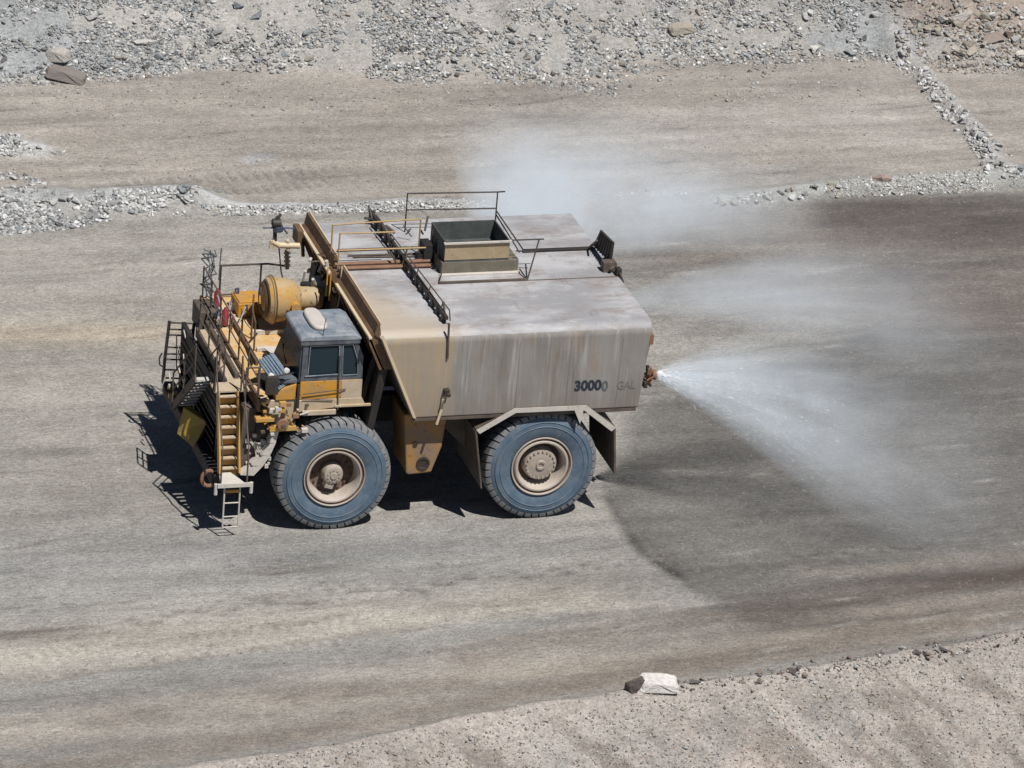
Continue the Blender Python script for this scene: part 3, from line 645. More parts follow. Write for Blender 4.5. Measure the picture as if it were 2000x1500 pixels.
rock(1722, 353, .32, (.34, .25, .22), 'reddish brown boulder on the pale windrow at right', name='boulder', sc=(1.3, 1, .55), mesh=2, rz=.2, cat='boulder')
so = bpy.data.objects.new('boulder', SLABM); COL.objects.link(so); X_ = ray_hit([1285], [1340])[0]; so.location = (X_[0], X_[1], X_[2]+.10); so.scale = (.46, .30, .20); so.rotation_euler = (.05, .06, -.12); so.color = (.68, .65, .62, 1)
tag(so, 'white boulder on the front road edge beside the dark stone of its shaded end', 'boulder')
rock(1238, 1346, .27, (.075, .055, .05), 'dark brown stone standing for the shaded left end of the white boulder', name='boulder', sc=(.95, .9, 1.1), mesh=5, rz=.4, cat='boulder')  # the white boulder's shaded side made as a separate dark stone

same = {}
for o in COL.objects:
    if o.name.startswith('rock') and 'label' in o.keys(): same.setdefault(o['label'], []).append(o)
ORD = {2: ('leftmost of two', 'rightmost of two'), 3: ('leftmost of three', 'middle of three', 'rightmost of three'), 4: ('first of four from left', 'second of four from left', 'third of four from left', 'last of four from left'),
       5: ('first of five from left', 'second of five from left', 'third of five from left', 'fourth of five from left', 'last of five from left')}
for lb, os_ in same.items():
    if len(os_) in ORD and len(lb.split()) <= 12:
        os_.sort(key=lambda o: float(np.dot(np.array(o.location)-CAM, rt)))
        for o, w_ in zip(os_, ORD[len(os_)]): o['label'] = lb+' ('+w_+')' if len((lb+' '+w_).split()) <= 16 else lb

# ------------------------------------------------------------------ THE WATER TRUCK   (x: to the rear, y: away from the camera, z: up)
B, RT, W = 5.2, 1.426, 6.96
truck = bpy.data.objects.new('water_truck', None); COL.objects.link(truck)
tag(truck, 'huge dusty mine water truck with yellow front and grey tank, spraying water', 'water truck')
T = truck

# --- wheels
def tyre_mesh(wd, outer):
    mb = MB(); n = 96; hw = wd
    # carcass: offset 0 = outer sidewall plane
    prof = [(.06, .74), (.02, .80), (-.005, .92), (-.03, 1.04), (-.03, 1.16), (.0, 1.27), (.05, 1.325), (.10, 1.34), (hw-.10, 1.34), (hw-.05, 1.325), (hw, 1.27), (hw+.02, 1.16), (hw+.02, 1.04), (hw, .92), (hw-.06, .74)]
    mb.lathe(prof, (0, 0, 0), n=n)
    for rr in (1.06, 1.18): mb.lathe([(-.03, rr-.015), (-.045, rr), (-.03, rr+.015)], (0, 0, 0), n=n)
    K = 44       # tread lugs wrapping over both shoulders
    for k in range(K):
        t0 = 2*math.pi*k/K; dt = 2*math.pi/K*.80
        for side in (0, 1):
            sh = (.5*2*math.pi/K) if side else 0
            pts = []
            ys = [(.005, 1.29), (.02, 1.35), (.05, 1.405), (.12, 1.426), (hw*.5, 1.426)]
            if side: ys = [(hw-a, r) for a, r in ys]
            base = [(a+(.05 if not side else -.05), 1.27 if i == 0 else 1.30) for i, (a, r) in enumerate(ys)]
            sk = .10
            for (a, r), (a2, r2) in zip(ys, base):
                f = abs(a-(0 if not side else hw))/hw*sk*2
                for tt in (t0+sh+f, t0+sh+f+dt):
                    pts.append((r*math.cos(tt), a, r*math.sin(tt)))
                for tt in (t0+sh+f, t0+sh+f+dt):
                    pts.append((r2*math.cos(tt), a2, r2*math.sin(tt)))
            fs = []
            for i in range(4):
                o = 4*i; fs += [(o, o+1, o+5, o+4), (o, o+4, o+6, o+2), (o+1, o+3, o+7, o+5)]
            fs += [(0, 2, 3, 1), (16, 17, 19, 18)]
            mb.add(pts, fs, 1)
    return mb
def rim_front():
    mb = MB(); n = 64
    mb.lathe([(.06, .74), (.0, .765), (-.03, .76), (-.03, .745), (.0, .735)], (0, 0, 0), n=n); mb.lathe([(.0, .735), (.03, .715), (.02, .685)], (0, 0, 0), n=n, mi=1); mb.lathe([(.02, .685), (-.01, .68), (-.01, .645), (.02, .63), (.06, .60), (.20, .575), (.36, .56)], (0, 0, 0), n=n)
    mb.lathe([(.36, .56), (.38, .50), (.37, .30), (.30, .26), (.12, .24)], (0, 0, 0), n=n, mi=1)
    for k in range(16):
        t = 2*math.pi*k/16; mb.lathe([(.34, .03), (.31, .03), (.31, .0)], (.45*math.cos(t), 0, .45*math.sin(t)), n=8, mi=1)
    mb.lathe([(.1, .72), (.8, .72)], (0, 0, 0), n=32, mi=1)
    return mb
def hub_front():
    mb = MB(); mb.lathe([(.36, .27), (.14, .25), (.08, .225), (.06, .18), (.06, .09), (.03, .08), (.03, .0)], (0, 0, 0), n=32)
    for k in range(10):
        t = 2*math.pi*k/10; mb.lathe([(.07, .025), (.045, .022), (.045, 0)], (.145*math.cos(t), 0, .145*math.sin(t)), n=8)
    mb.box(-.10, .10, .10, .34, -.36, -.22)
    return mb
def rim_rear():
    mb = MB(); n = 64
    mb.lathe([(.06, .74), (.0, .77), (-.03, .765), (-.03, .745), (.01, .73)], (0, 0, 0), n=n)
    mb.lathe([(.01, .73), (.03, .70), (.02, .685)], (0, 0, 0), n=n, mi=1)
    mb.lathe([(.02, .685), (-.02, .66), (-.02, .625), (.03, .60), (.06, .575), (.22, .55), (.34, .53)], (0, 0, 0), n=n)
    mb.lathe([(.34, .53), (.36, .44), (.30, .40)], (0, 0, 0), n=n, mi=1)
    mb.lathe([(.1, .72), (.8, .72)], (0, 0, 0), n=32, mi=1)
    return mb
def hub_rear():
    mb = MB(); mb.lathe([(.34, .43), (.16, .42), (.10, .40), (.09, .36), (.07, .20), (.065, .13), (.03, .115), (.03, .07), (.06, .06), (.06, 0)], (0, 0, 0), n=40)
    for k in range(20):
        t = 2*math.pi*k/20; mb.lathe([(.10, .026), (.055, .024), (.055, 0)], (.355*math.cos(t), 0, .355*math.sin(t)), n=8)
    return mb
TYM = tyre_mesh(.86, True)
first = {}
def wheel(x, y, sgn, kind, rot):
    """a wheel empty, children tyre, rim, hub; sgn=+1 near side (outer face toward -y)"""
    e = bpy.data.objects.new('wheel', None); COL.objects.link(e); e.parent = T
    e.location = (x, y, RT); e.rotation_euler = (0, rot, 0) if sgn > 0 else (0, rot, math.pi)
    if kind not in first:
        r_, h_ = (rim_front(), hub_front()) if kind == 'f' else (rim_rear(), hub_rear())
        ty = TYM.build('tyre', [TYRE, TREAD], e, smooth=True) if 'ty' not in first else None
        if ty is None: ty = bpy.data.objects.new('tyre', first['ty']); COL.objects.link(ty); ty.parent = e
        first['ty'] = ty.data
        rm = r_.build('rim', [RIM, RIMD], e, smooth=True); hb = h_.build('hub', HUBM, e, smooth=True)
        first[kind] = (rm.data, hb.data)
    else:
        for nm, d in zip(('tyre', 'rim', 'hub'), (first['ty'], *first[kind])):
            o = bpy.data.objects.new(nm, d); COL.objects.link(o); o.parent = e
    return e
wheel(0, 0.03, 1, 'f', .3); wheel(0, W-.03, -1, 'f', .9)
wheel(B, 0.03, 1, 'r', .1); wheel(B, .98, 1, 'r', .5); wheel(B, W-.03, -1, 'r', .8); wheel(B, W-.98, -1, 'r', 1.2)

# --- chassis
mb = MB()
for y in (2.35, 4.35): mb.box(-2.2, 7.0, y, y+.3, 1.75, 2.45)
for x in (-2.2, -.6, 1.6, 3.2, 6.6): mb.box(x, x+.3, 2.66, 4.34, 1.85, 2.3)
mb.build('chassis', DARK, T, bevel=.02)
mb = MB(); mb.tube([(0, .9, RT), (0, W-.9, RT)], .28, 16); mb.box(-.3, .3, 2.5, 4.4, 1.1, 1.75); mb.build('front_axle', DARK, T, bevel=.03)
mb = MB(); mb.tube([(B, 1.9, RT), (B, W-1.9, RT)], .5, 20); mb.lathe([(-.75, .2), (-.7, .6), (-.2, .8), (.2, .8), (.7, .6), (.9, .2)], (B, W/2, RT), 'X', 24); mb.build('rear_axle', DARK, T, bevel=.03)
mb = MB()
for y in (1.15, W-1.15):
    mb.tube([(.05, y, 1.3), (.1, y, 2.2)], .24, 16); mb.tube([(.1, y, 2.2), (.14, y, 2.9)], .17, 16)
    mb.tube([(B+.1, y+(.9 if y < 3 else -.9), 1.6), (B+.2, y+(.9 if y < 3 else -.9), 2.7)], .2, 16)
mb.build_each('suspension_cylinder', DKB, T, smooth=True)
# hoses, springs and brackets between front wheel and deck
mb = MB()
for k in range(16):
    x0 = rng.uniform(-1.3, .1); y0 = rng.uniform(.95, 1.7); z0 = rng.uniform(1.9, 3.0)
    pts = [(x0, y0, z0), (x0+rng.uniform(-.3, .3), y0+rng.uniform(-.2, .2), z0-rng.uniform(.1, .5)), (x0+rng.uniform(-.4, .5), y0+.4, z0-rng.uniform(.3, .9))]
    mb.tube(pts, rng.uniform(.02, .05), 8)
for k in range(10):
    x0 = rng.uniform(-1.3, .4); y0 = rng.uniform(1.0, 2.2); z0 = rng.uniform(1.9, 2.9); s = rng.uniform(.06, .16); mb.box(x0, x0+s*1.4, y0, y0+s, z0, z0+s)
mb.build_each('hose', DKB, T)

# --- tank
XFT, XRT, XFB, XRB, ZT, ZB = .8125, 7.692, 1.792, 7.49, 5.186, 2.944
YN, YF = -.12, W+.12
def tank():
    mb = MB(); rr = .30; sec = [(YN, ZB)]
    sec += [(YN+rr-rr*math.cos(k*math.pi/12), ZT-rr+rr*math.sin(k*math.pi/12)) for k in range(7)]
    sec += [(YF-rr+rr*math.cos(k*math.pi/12), ZT-rr+rr*math.sin(k*math.pi/12)) for k in range(6, -1, -1)]+[(YF, ZB)]
    xf_ = lambda z: XFB+(XFT-XFB)*(z-ZB)/(ZT-ZB); xr_ = lambda z: XRB+(XRT-XRB)*(z-ZB)/(ZT-ZB)
    n = len(sec); vs = [(xf_(z), y, z) for y, z in sec]+[(xr_(z), y, z) for y, z in sec]
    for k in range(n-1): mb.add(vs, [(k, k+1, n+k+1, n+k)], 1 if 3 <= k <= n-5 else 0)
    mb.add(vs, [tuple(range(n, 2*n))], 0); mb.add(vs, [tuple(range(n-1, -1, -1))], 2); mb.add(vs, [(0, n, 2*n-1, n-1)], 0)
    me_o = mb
    o = me_o.build('tank', [TSIDE, TTOP, DKB], T)  # front face in darker steel, its shade put into the colour
    import bmesh
    b = bmesh.new(); b.from_mesh(o.data); bmesh.ops.remove_doubles(b, verts=b.verts, dist=1e-4)
    bmesh.ops.recalc_face_normals(b, faces=b.faces); b.to_mesh(o.data); b.free()
    md = o.modifiers.new('bevel', 'BEVEL'); md.width = .045; md.segments = 3; md.limit_method = 'ANGLE'; md.angle_limit = R(30); md.harden_normals = False
    o.data.polygons.foreach_set('use_smooth', [True]*len(o.data.polygons))
    o.modifiers.new('wn', 'WEIGHTED_NORMAL').keep_sharp = True
    return o
tk = tank()
mb = MB()      # narrower belly under the tank
mb.prism([(2.1, ZB-.003), (7.35, ZB-.003), (7.2, 2.55), (2.5, 2.45)], 1, .75, W-.75)
mb.build('tank_belly', DARK, T)
mb = MB(); mb.beam((XFB+.05, YN+.12, ZB-.05), (XRB-.05, YN+.12, ZB-.05), .2, .1); mb.beam((XFB+.05, YF-.12, ZB-.05), (XRB-.05, YF-.12, ZB-.05), .2, .1); mb.build_each('sill_rail', DKB, T, bevel=.015)
# seam ribs (weld beads)
mb = MB()

mb.tube([(5.3, 2.71, ZT+.004), (7.7, 2.71, ZT+.004)], .016, 6); mb.build('weld_seam', DKB, T)
mb = MB(); mb.box(5.7, 7.55, 4.42, 4.54, ZT-.002, ZT+.07); mb.build('shadow_dark_channel', DARK, T, bevel=.02)  # channel made dark to stand for its shadow line and a wet stain
# front seam with pipe, clamp and valve on near side
mb = MB(); mb.tube([P(877, 632, 1, YN-.03), P(874, 700, 1, YN-.03)], .028, 8); mb.build('drop_pipe', DKB, T)
mb = MB(); p = P(872, 765, 1, YN-.06); mb.box(p[0]-.07, p[0]+.07, YN-.14, YN+.01, p[2]-.07, p[2]+.07); mb.lathe([(-.14, .04), (-.22, .06), (-.24, 0)], p, n=10); mb.build('side_valve', BLK, T, bevel=.01)
mb = MB(); mb.tube([P(866, 775, 1, YN-.05), P(862, 800, 1, YN-.05), P(853, 828, 1, YN-.05)], .035, 8); mb.build('drain_pipe', CREAM, T)
mb = MB(); mb.prism([(XFT+.11, ZT-.02), (XFB+.09, ZB+.02), (XFB+.02, ZB+.02), (XFT+.04, ZT-.02)], 1, YN-.035, YN-.005); mb.build('edge_strip', CREAM, T)

mb = MB()
for x in (3.05, 4.35, 5.65, 6.95): mb.tube([(x, YN-.003, ZT-.36), (x-.02*(x-4), YN-.003, ZB+.06)], .007, 5)
mb.build_each('weld_seam', TSIDE, T)
# --- headboard: double yellow ridge across the tank front
mb = MB()
HB = [(.62, 5.05), (.80, 5.40), (1.02, 5.40), (1.05, 5.19), (.92, 5.0)]
for y0, y1 in ((-.02, 3.55), (4.15, 7.0)):
    mb.prism([(.74, 5.12), (.80, 5.42), (.86, 5.42), (.92, 5.0)], 1, y0, y1)
mb.build_each('headboard_ridge', BRN, T, bevel=.01)
mb = MB()
for y0, y1 in ((-.05, 3.55), (4.15, 7.03)): mb.box(.86, .895, y0, y1, 5.40, 5.44)
for y0, y1 in ((-.12, 3.2), (3.85, 7.05)): mb.box(.58, .66, y0, y1, 5.06, 5.12)
mb.build_each('headboard_flange', CREAM, T, bevel=.01)
mb = MB(); mb.prism([(.60, 5.06), (.73, 5.15), (.90, 5.15), (1.40, 4.2), (1.0, 4.2)], 1, .02, 6.94)
for y in (.05, .9, 1.8, 2.7, 3.6, 4.5, 5.4, 6.3, 6.9): mb.prism([(.56, 5.05), (.66, 5.05), (1.05, 4.2), (.93, 4.2)], 1, y-.03, y+.03)
mb.build('headboard', BRN, T)
mb = MB()
for y in (3.45, 3.75): mb.box(.52, .55, y-.015, y+.015, 4.55, 5.3)
mb.build_each('headboard_ladder_rail', YELB, T)

# --- roof fittings
def rail(name, mat, lines, r=.022):
    m_ = MB()
    for l in lines: m_.tube(l, r, 6)
    return m_.build(name, mat, T)
# hatch box (two stacked open collars)
def frame_box(x0, x1, y0, y1, z0, z1, t, mi=(0, 0)):
    m_ = MB(); m_.box(x0, x1, y0, y0+t, z0, z1, mi[0]); m_.box(x0, x1, y1-t, y1, z0, z1, mi[1]); m_.box(x0, x0+t, y0+t, y1-t, z0, z1, mi[1]); m_.box(x1-t, x1, y0+t, y1-t, z0, z1, mi[1]); return m_
mb = frame_box(3.34, 4.98, 3.30, 4.62, 5.56, 6.03, .03, (0, 1)); mb.box(3.34, 4.98, 3.31, 4.61, 5.50, 5.56, 1)
mb.box(3.30, 5.02, 3.24, 3.33, 5.99, 6.03, 2)
mb.build('hatch_box', [BOXM, BOXSHADE, PALE], T)
mb = MB(); mb.box(3.28, 5.24, 3.29, 4.75, ZT-.002, 5.50, 0); mb.box(3.22, 5.30, 3.18, 3.29, ZT-.002, 5.22, 1)
mb.build('hatch_base', [dusty('dull olive steel', (.13, .115, .085), (.2, .17, .13), .6, .7), PALE], T, bevel=.01)
mb = MB(); mb.box(3.0, 3.22, 3.95, 4.4, ZT, 5.7); mb.box(2.85, 3.0, 4.0, 4.2, ZT, 5.45); mb.tube([(3.22, 3.5, ZT), (3.22, 3.5, 6.0)], .02, 6); mb.build('pump_housing', DARK, T, bevel=.03)
# guard rails round the hatch
zt = 6.2
A = P(796, 378, 2, zt+.02); Bq = P(972, 375, 2, zt+.02)
A0 = (A[0], A[1], ZT); B0 = (Bq[0], Bq[1], ZT)
md_ = lambda p, z: (p[0], p[1], z)
C1 = P(1053, 468, 2, 6.0); C0 = P(1030, 546, 2, ZT+.02); D0 = P(857, 553, 2, ZT+.02)
GR = [[A, Bq, P(986, 374, 2, 6.2)], [md_(A0, 5.78), md_(B0, 5.78)], [A0, A], [B0, Bq],
     [md_(B0, 5.72), P(1022, 488, 2, 5.5)], [md_(B0, 5.62), P(1014, 492, 2, 5.4)], [C1, C0], [P(1000, 469, 2, 6.0), P(1062, 467, 2, 6.0)], [P(1008, 490, 2, 5.72), P(1047, 492, 2, 5.72)],
     [C0, P(1015, 526, 2, ZT+.1)], [P(845, 448, 2, 5.95), P(846, 510, 2, 5.2)], [D0, P(862, 535, 2, 5.3)]]
mb = MB()
for l in GR: mb.tube(l, .019, 6)
mb.build_each('guard_rail', BLK, T)
mb = MB(); mb.beam(D0, C0, .08, .06); mb.build('rail_foot', DKB, T)
# yellow walkway rails from headboard to hatch
z6 = 6.1
y1 = P(650, 439, 2, z6); y2 = P(822, 428, 2, z6); y3 = P(664, 456, 2, z6); y4 = P(772, 453, 2, z6)
rail('walkway_rail', dusty('faded ochre rail', (.40, .26, .09), (.40, .33, .23), .7, .6), [[(y1[0], y1[1], ZT), y1, y2, (y2[0], y2[1], ZT)], [(y3[0], y3[1], ZT), y3, y4], [(y3[0], y3[1], 5.65), (y4[0]+.8, y4[1], 5.65)]], .022)
rail('roof_pipe', RUST, [[P(655, 516, 2, 5.28), P(838, 509, 2, 5.28)], [P(662, 524, 2, 5.26), P(842, 518, 2, 5.26)]], .05)
rail('walkway_edge', DKB, [[P(660, 488, 2, 5.25), P(826, 482, 2, 5.25)], [P(680, 499, 2, 5.22), P(836, 494, 2, 5.22)], [P(690, 502, 2, 5.22), P(840, 500, 2, 5.22)]], .022)
# slender boom lying across the tank roof with its brackets
mb = MB()
a = Vector(P(722, 410, 2, 5.42)); b = Vector(P(873, 622, 2, 5.36)); mb.beam(a, b, .07, .08)
for k in range(15):
    q = a.lerp(b, (k+.5)/15); mb.box(q.x-.07, q.x+.04, q.y-.06, q.y+.06, ZT, q.z)
mb.tube([P(720, 402, 2, 5.6), P(727, 428, 2, 5.35), P(712, 426, 2, 5.35)], .03, 6)
mb.tube([P(866, 590, 2, 5.5), P(868, 610, 2, 5.3)], .03, 6)
mb.build('spray_boom', BLK, T)
a2 = Vector(P(735, 420, 2, 5.62)); b2 = Vector(P(878, 606, 2, 5.55))
mb = MB(); mb.tube([a2, b2, (b2.x+.02, b2.y-.05, 5.3)], .018, 6)
for k in range(6):
    q = a2.lerp(b2, (k+.5)/6); mb.tube([q, (q.x-.08, q.y, 5.3)], .014, 6)
mb.build('boom_handrail', DKB, T)
# junk of pipes near the pump
mb = MB()
for k in range(12):
    q = Vector(P(rng.uniform(765, 845), rng.uniform(450, 520), 2, 5.3)); mb.tube([q, q+Vector((rng.uniform(-.25, .25), rng.uniform(-.3, .3), rng.uniform(-.05, .35)))], rng.uniform(.015, .045), 8)
mb.build_each('pipe', DKB, T)
# black grille panel standing on the tank rear
q = [P(1174, 449, 0, 7.60), P(1199, 474, 0, 7.60), P(1193, 512, 0, 7.60), P(1160, 480, 0, 7.60)]
mb = MB(); mb.quad(q, .04)
for k in range(1, 7):
    e0 = Vector(q[0]).lerp(Vector(q[1]), k/7); e1 = Vector(q[3]).lerp(Vector(q[2]), k/7); mb.tube([e0+Vector((-.03, 0, 0)), e1+Vector((-.03, 0, 0))], .02, 5)
mb.build('rear_screen', BLK, T)
mb = MB()
mb.tube([P(1158, 478, 0, 7.55), P(1152, 482, 0, 7.4), P(1166, 470, 0, 7.4)], .03, 6); mb.box(7.35, 7.68, 3.0, 3.25, ZT, 5.45); mb.box(7.45, 7.7, 3.35, 3.5, ZT, 5.38); mb.tube([(7.5, 2.9, 5.3), (7.7, 3.1, 5.35), (7.75, 3.5, 5.3)], .04, 8)
mb.build_each('screen_bracket', DKB, T, bevel=.01)
mb = MB(); mb.box(7.62, 7.74, 2.72, 2.92, ZT-.1, 5.38); mb.tube([(7.68, 2.7, 5.3), (7.74, 2.55, 5.1)], .03, 6); mb.build('rear_lamp_bracket', BLK, T, bevel=.01)
# number on the side
def text(body, size, px, py, mat, bold=.012, sx=1.0):
    cu = bpy.data.curves.new('number', 'FONT'); cu.body = body; cu.size = size; cu.extrude = .004; cu.offset = bold; cu.align_x = 'LEFT'
    o = bpy.data.objects.new('number', cu); dg = None
    COL.objects.link(o); bpy.context.view_layer.update()
    me = bpy.data.meshes.new_from_object(o.evaluated_get(bpy.context.evaluated_depsgraph_get()))
    bpy.data.objects.remove(o); me.materials.clear(); me.materials.append(mat)
    o = bpy.data.objects.new('number', me); COL.objects.link(o); o.parent = T
    p = P(px, py, 1, YN-.006); o.location = p; o.rotation_euler = (R(90), 0, 0); o.scale = (sx, 1, 1)
    return o
text('3000', .36, 1121, 763, PAINTD, .014, .95)
text('0', .36, 1174, 763, PAINTF, .01, .95)
text('GAL', .30, 1204, 760, PAINTFF, .004, .85)
# rear nozzle head
NZP = Vector(P(1270, 732, 1, .35)); mb = MB(); p = NZP
mb.tube([(XRB-.1, p.y, p.z), (p.x, p.y, p.z)], .07, 10); mb.tube([p+Vector((-.05, 0, .2)), p+Vector((-.05, 0, -.2))], .06, 10)
mb.lathe([(0, .09), (.1, .13), (.13, .13), (.13, .05), (.02, .04)], p, 'X', 16); mb.lathe([(0, .05), (.05, .11), (.08, .11), (.08, 0)], p+Vector((-.05, 0, -.2)), 'X', 12)
mb.box(p.x-.13, p.x-.02, p.y-.16, p.y-.02, p.z+.08, p.z+.24); mb.tube([p+Vector((-.1, -.1, -.1)), p+Vector((.05, -.12, .0)), p+Vector((.02, -.1, .15))], .025, 8)
mb.build('spray_nozzle', [RUST], T, smooth=True)
mb = MB(); mb.box(p.x-.2, p.x-.1, p.y-.18, p.y+.1, p.z-.28, p.z-.12); mb.box(p.x-.16, p.x-.08, p.y-.12, p.y-.05, p.z+.12, p.z+.3); mb.build('nozzle_valve', BLK, T, bevel=.02)
p2 = Vector((7.95, W-.35, p.z))
mb = MB(); mb.tube([(XRB-.1, p2.y, p2.z), (p2.x, p2.y, p2.z)], .07, 10); mb.lathe([(0, .09), (.1, .13), (.13, .13), (.13, .05), (.02, .04)], p2, 'X', 16); mb.build('spray_nozzle', RUST, T, smooth=True)
mb = MB(); mb.tube([(7.66, -.04, 4.75), (7.60, -.04, 4.3), (7.55, -.02, 4.0)], .03, 6); mb.box(7.62, 7.72, -.12, .02, 4.6, 4.85); mb.build('rear_corner_pipe', RUST, T)

# --- rear mudguards
def mudguard(y0, y1, out):
    pts = [(3.41, 2.57), (4.33, 3.16-.06), (6.14, 3.15-.06), (6.95, 2.45), (7.06, 1.21)]
    m_ = MB(); t = .05
    for i in range(len(pts)-1):
        a, b = Vector((pts[i][0], 0, pts[i][1])), Vector((pts[i+1][0], 0, pts[i+1][1])); d = (b-a).normalized(); nn = Vector((-d.z, 0, d.x))*t
        m_.add([(a.x, y0, a.z), (b.x, y0, b.z), (b.x, y1, b.z), (a.x, y1, a.z), (a.x-nn.x, y0, a.z-nn.z), (b.x-nn.x, y0, b.z-nn.z), (b.x-nn.x, y1, b.z-nn.z), (a.x-nn.x, y1, a.z-nn.z)],
               [(0, 1, 2, 3), (4, 7, 6, 5), (0, 4, 5, 1), (3, 2, 6, 7), (0, 3, 7, 4), (1, 5, 6, 2)], 0)
    o = m_.build('mudguard', DKB, T)
    m_ = MB(); ye = y0 if out < 0 else y1
    q = [(x, z) for x, z in pts[:4]]; inner = [(3.50, 2.47), (4.37, 2.98), (6.08, 2.97), (6.84, 2.36)]
    for i in range(3):
        m_.prism([q[i], q[i+1], inner[i+1], inner[i]], 1, ye-.02 if out < 0 else ye+.004, ye-.004 if out < 0 else ye+.02)
    m_.prism([(5.85, 2.97), (6.08, 2.97), (6.02, 2.6)], 1, ye-.02 if out < 0 else ye+.004, ye-.004 if out < 0 else ye+.02)
    m_.build('mudguard_edge', PALE, T)
    m_ = MB(); m_.quad([(3.41, y0, 2.53), (3.41, y1, 2.53), (3.66, y1, 1.0), (3.66, y0, 1.0)], .04); m_.build('mud_flap', DKB, T)
mudguard(-.15, 1.95, -1); mudguard(W-1.95, W+.15, 1)
# dark side plates in front of the rear wheel
mb = MB(); mb.prism([(2.8, 2.9), (3.42, 2.9), (3.5, 1.6), (3.2, 1.9), (2.9, 2.2)], 1, .9, 1.1); mb.build('side_plate', DKB, T)

# --- hydraulic tank between the wheels
mb = MB(); vs = []
for y in (.3, 1.5):
    vs += [(1.72, y, 2.86), (2.80, y, 2.86), (2.72, y, 1.95), (2.50, y, 1.28), (1.92, y, 1.24), (1.86, y, 1.3)]
mb.add(vs, [(0, 1, 2, 3, 4, 5), (11, 10, 9, 8, 7, 6)]+[(i, (i+1) % 6, 6+(i+1) % 6, 6+i) for i in range(6)])
HYD = dusty('yellow brown muddy tank box', (0.33, 0.18, 0.045), (0.23, 0.155, 0.11), 1.0, .7, grime=.5, sc=1.6)
ht = mb.build('hydraulic_tank', HYD, T, bevel=.05)
mb = MB(); p = P(826, 905, 1, .3); mb.lathe([(.0, .17), (-.03, .17), (-.03, .12), (-.005, .11), (-.005, 0)], (p[0], .3, p[2]), n=24); p = P(811, 867, 1, .3); mb.lathe([(0, .06), (-.03, .06), (-.03, 0)], (p[0], .3, p[2]), n=16); mb.build('filler_cap', BLK, ht, smooth=True)

# --- front deck
DZ = 3.42
CY0, CY1 = .30, 1.78
mb = MB(); mb.box(-1.85, .75, 2.06, 6.6, DZ-.10, DZ); mb.box(-1.85, -1.65, .3, 2.05, DZ-.10, DZ); mb.build('deck', DYEL, T, bevel=.01)
mb = MB(); mb.box(-1.93, -1.86, .3, 6.6, DZ-.30, DZ+.04); mb.box(-1.52, -1.45, 2.3, 5.0, DZ+.002, DZ+.12); mb.build('deck_edge', BRN, T, bevel=.01)
mb = MB(); mb.box(-1.3, -.1, 3.1, 3.2, DZ, DZ+.10); mb.box(-1.2, .2, 4.1, 4.18, DZ, DZ+.12); mb.quad([(-1.05, 2.75, DZ+.12), (-.55, 2.75, DZ+.12), (-.45, 3.05, DZ+.12), (-1.15, 3.05, DZ+.12)], .03)
mb.build('deck_panel', PALE, T, bevel=.01)
# engine hood block between deck and grille
mb = MB(); mb.prism([(-2.05, 3.1), (-1.4, 3.3), (.5, 3.3), (.5, 2.3), (-1.9, 1.2), (-2.6, 1.2), (-2.6, 2.2)], 1, 1.5, 5.4); mb.build('engine_block', DARK, T)
mb = MB(); mb.box(-2.60, -2.5, 1.6, 5.6, 1.35, 3.2); 
for k in range(8): mb.box(-2.62, -2.60, 1.7, 5.5, 1.45+k*.2, 1.49+k*.2)
mb.build('radiator_grille', DARK, T)
# near side lower front: dark panel with clutter, pale curved guard behind it
mb = MB(); mb.prism([(-2.2, 3.1), (-1.35, 3.1), (-1.3, 2.6), (-1.5, 2.0), (-1.9, 1.45), (-2.3, 1.3)], 1, .55, .95); mb.build('side_panel', DKB, T, bevel=.02)
mb = MB()
cur = [(-1.38, 2.95), (-1.40, 2.6), (-1.46, 2.3), (-1.58, 1.98), (-1.74, 1.72), (-1.95, 1.48)]
for i in range(5):
    wd = .06+.05*i
    mb.prism([(cur[i][0], cur[i][1]), (cur[i+1][0], cur[i+1][1]), (cur[i+1][0]-.07-.05*(i+1), cur[i+1][1]+.03), (cur[i][0]-.05*(i+.6), cur[i][1])], 1, .22, .52)
mb.build('wheel_guard', PALE, T)
mb = MB()
for k in range(26):
    q = Vector((rng.uniform(-2.15, -1.5), .53, rng.uniform(1.55, 2.4))); s = rng.uniform(.03, .09); mb.box(q.x, q.x+s, q.y-s, q.y, q.z, q.z+s)
for k in range(7): mb.tube([(rng.uniform(-2.1, -1.5), .45, rng.uniform(1.6, 2.4)) for _ in range(3)], .018, 6)
mb.build_each('pipe', PALE, T)
# cluster of lamps and fittings in front of the cab foot
mb = MB()
for k in range(30):
    q = Vector(P(rng.uniform(505, 600), rng.uniform(785, 850), 1, rng.uniform(.1, .5))); s = rng.uniform(.04, .12)
    if q.z < 2.5 and q.x < -1.2: continue
    mb.box(q.x, q.x+s*1.3, q.y-s, q.y, q.z, q.z+s*.8, int(rng.integers(4)))
for k in range(8):
    q = Vector(P(rng.uniform(510, 590), rng.uniform(800, 835), 1, .15)); mb.tube([q, q+Vector((rng.uniform(-.3, .3), 0, rng.uniform(-.25, .25)))], .02, 6, int(rng.integers(4)))
mb.build_each('fitting', [YEL, PALE, DKB, RUST], T)
mb = MB(); mb.prism([(-1.60, 3.37), (-.95, 3.37), (-.95, 2.95), (-1.15, 2.62), (-1.45, 2.72), (-1.75, 3.0)], 1, .36, .42); mb.build('fender_plate', TANB, T, bevel=.01)
mb = MB(); mb.box(-1.9, -.95, .42, .6, 2.5, 3.0); mb.build('fender_bracket', DARK, T)
mb = MB(); q = P(552, 828, 1, .1); mb.lathe([(0, .13), (-.03, .15), (-.06, .13), (-.06, 0)], q, n=16); mb.build('marker_lamp', RUST, T, smooth=True)
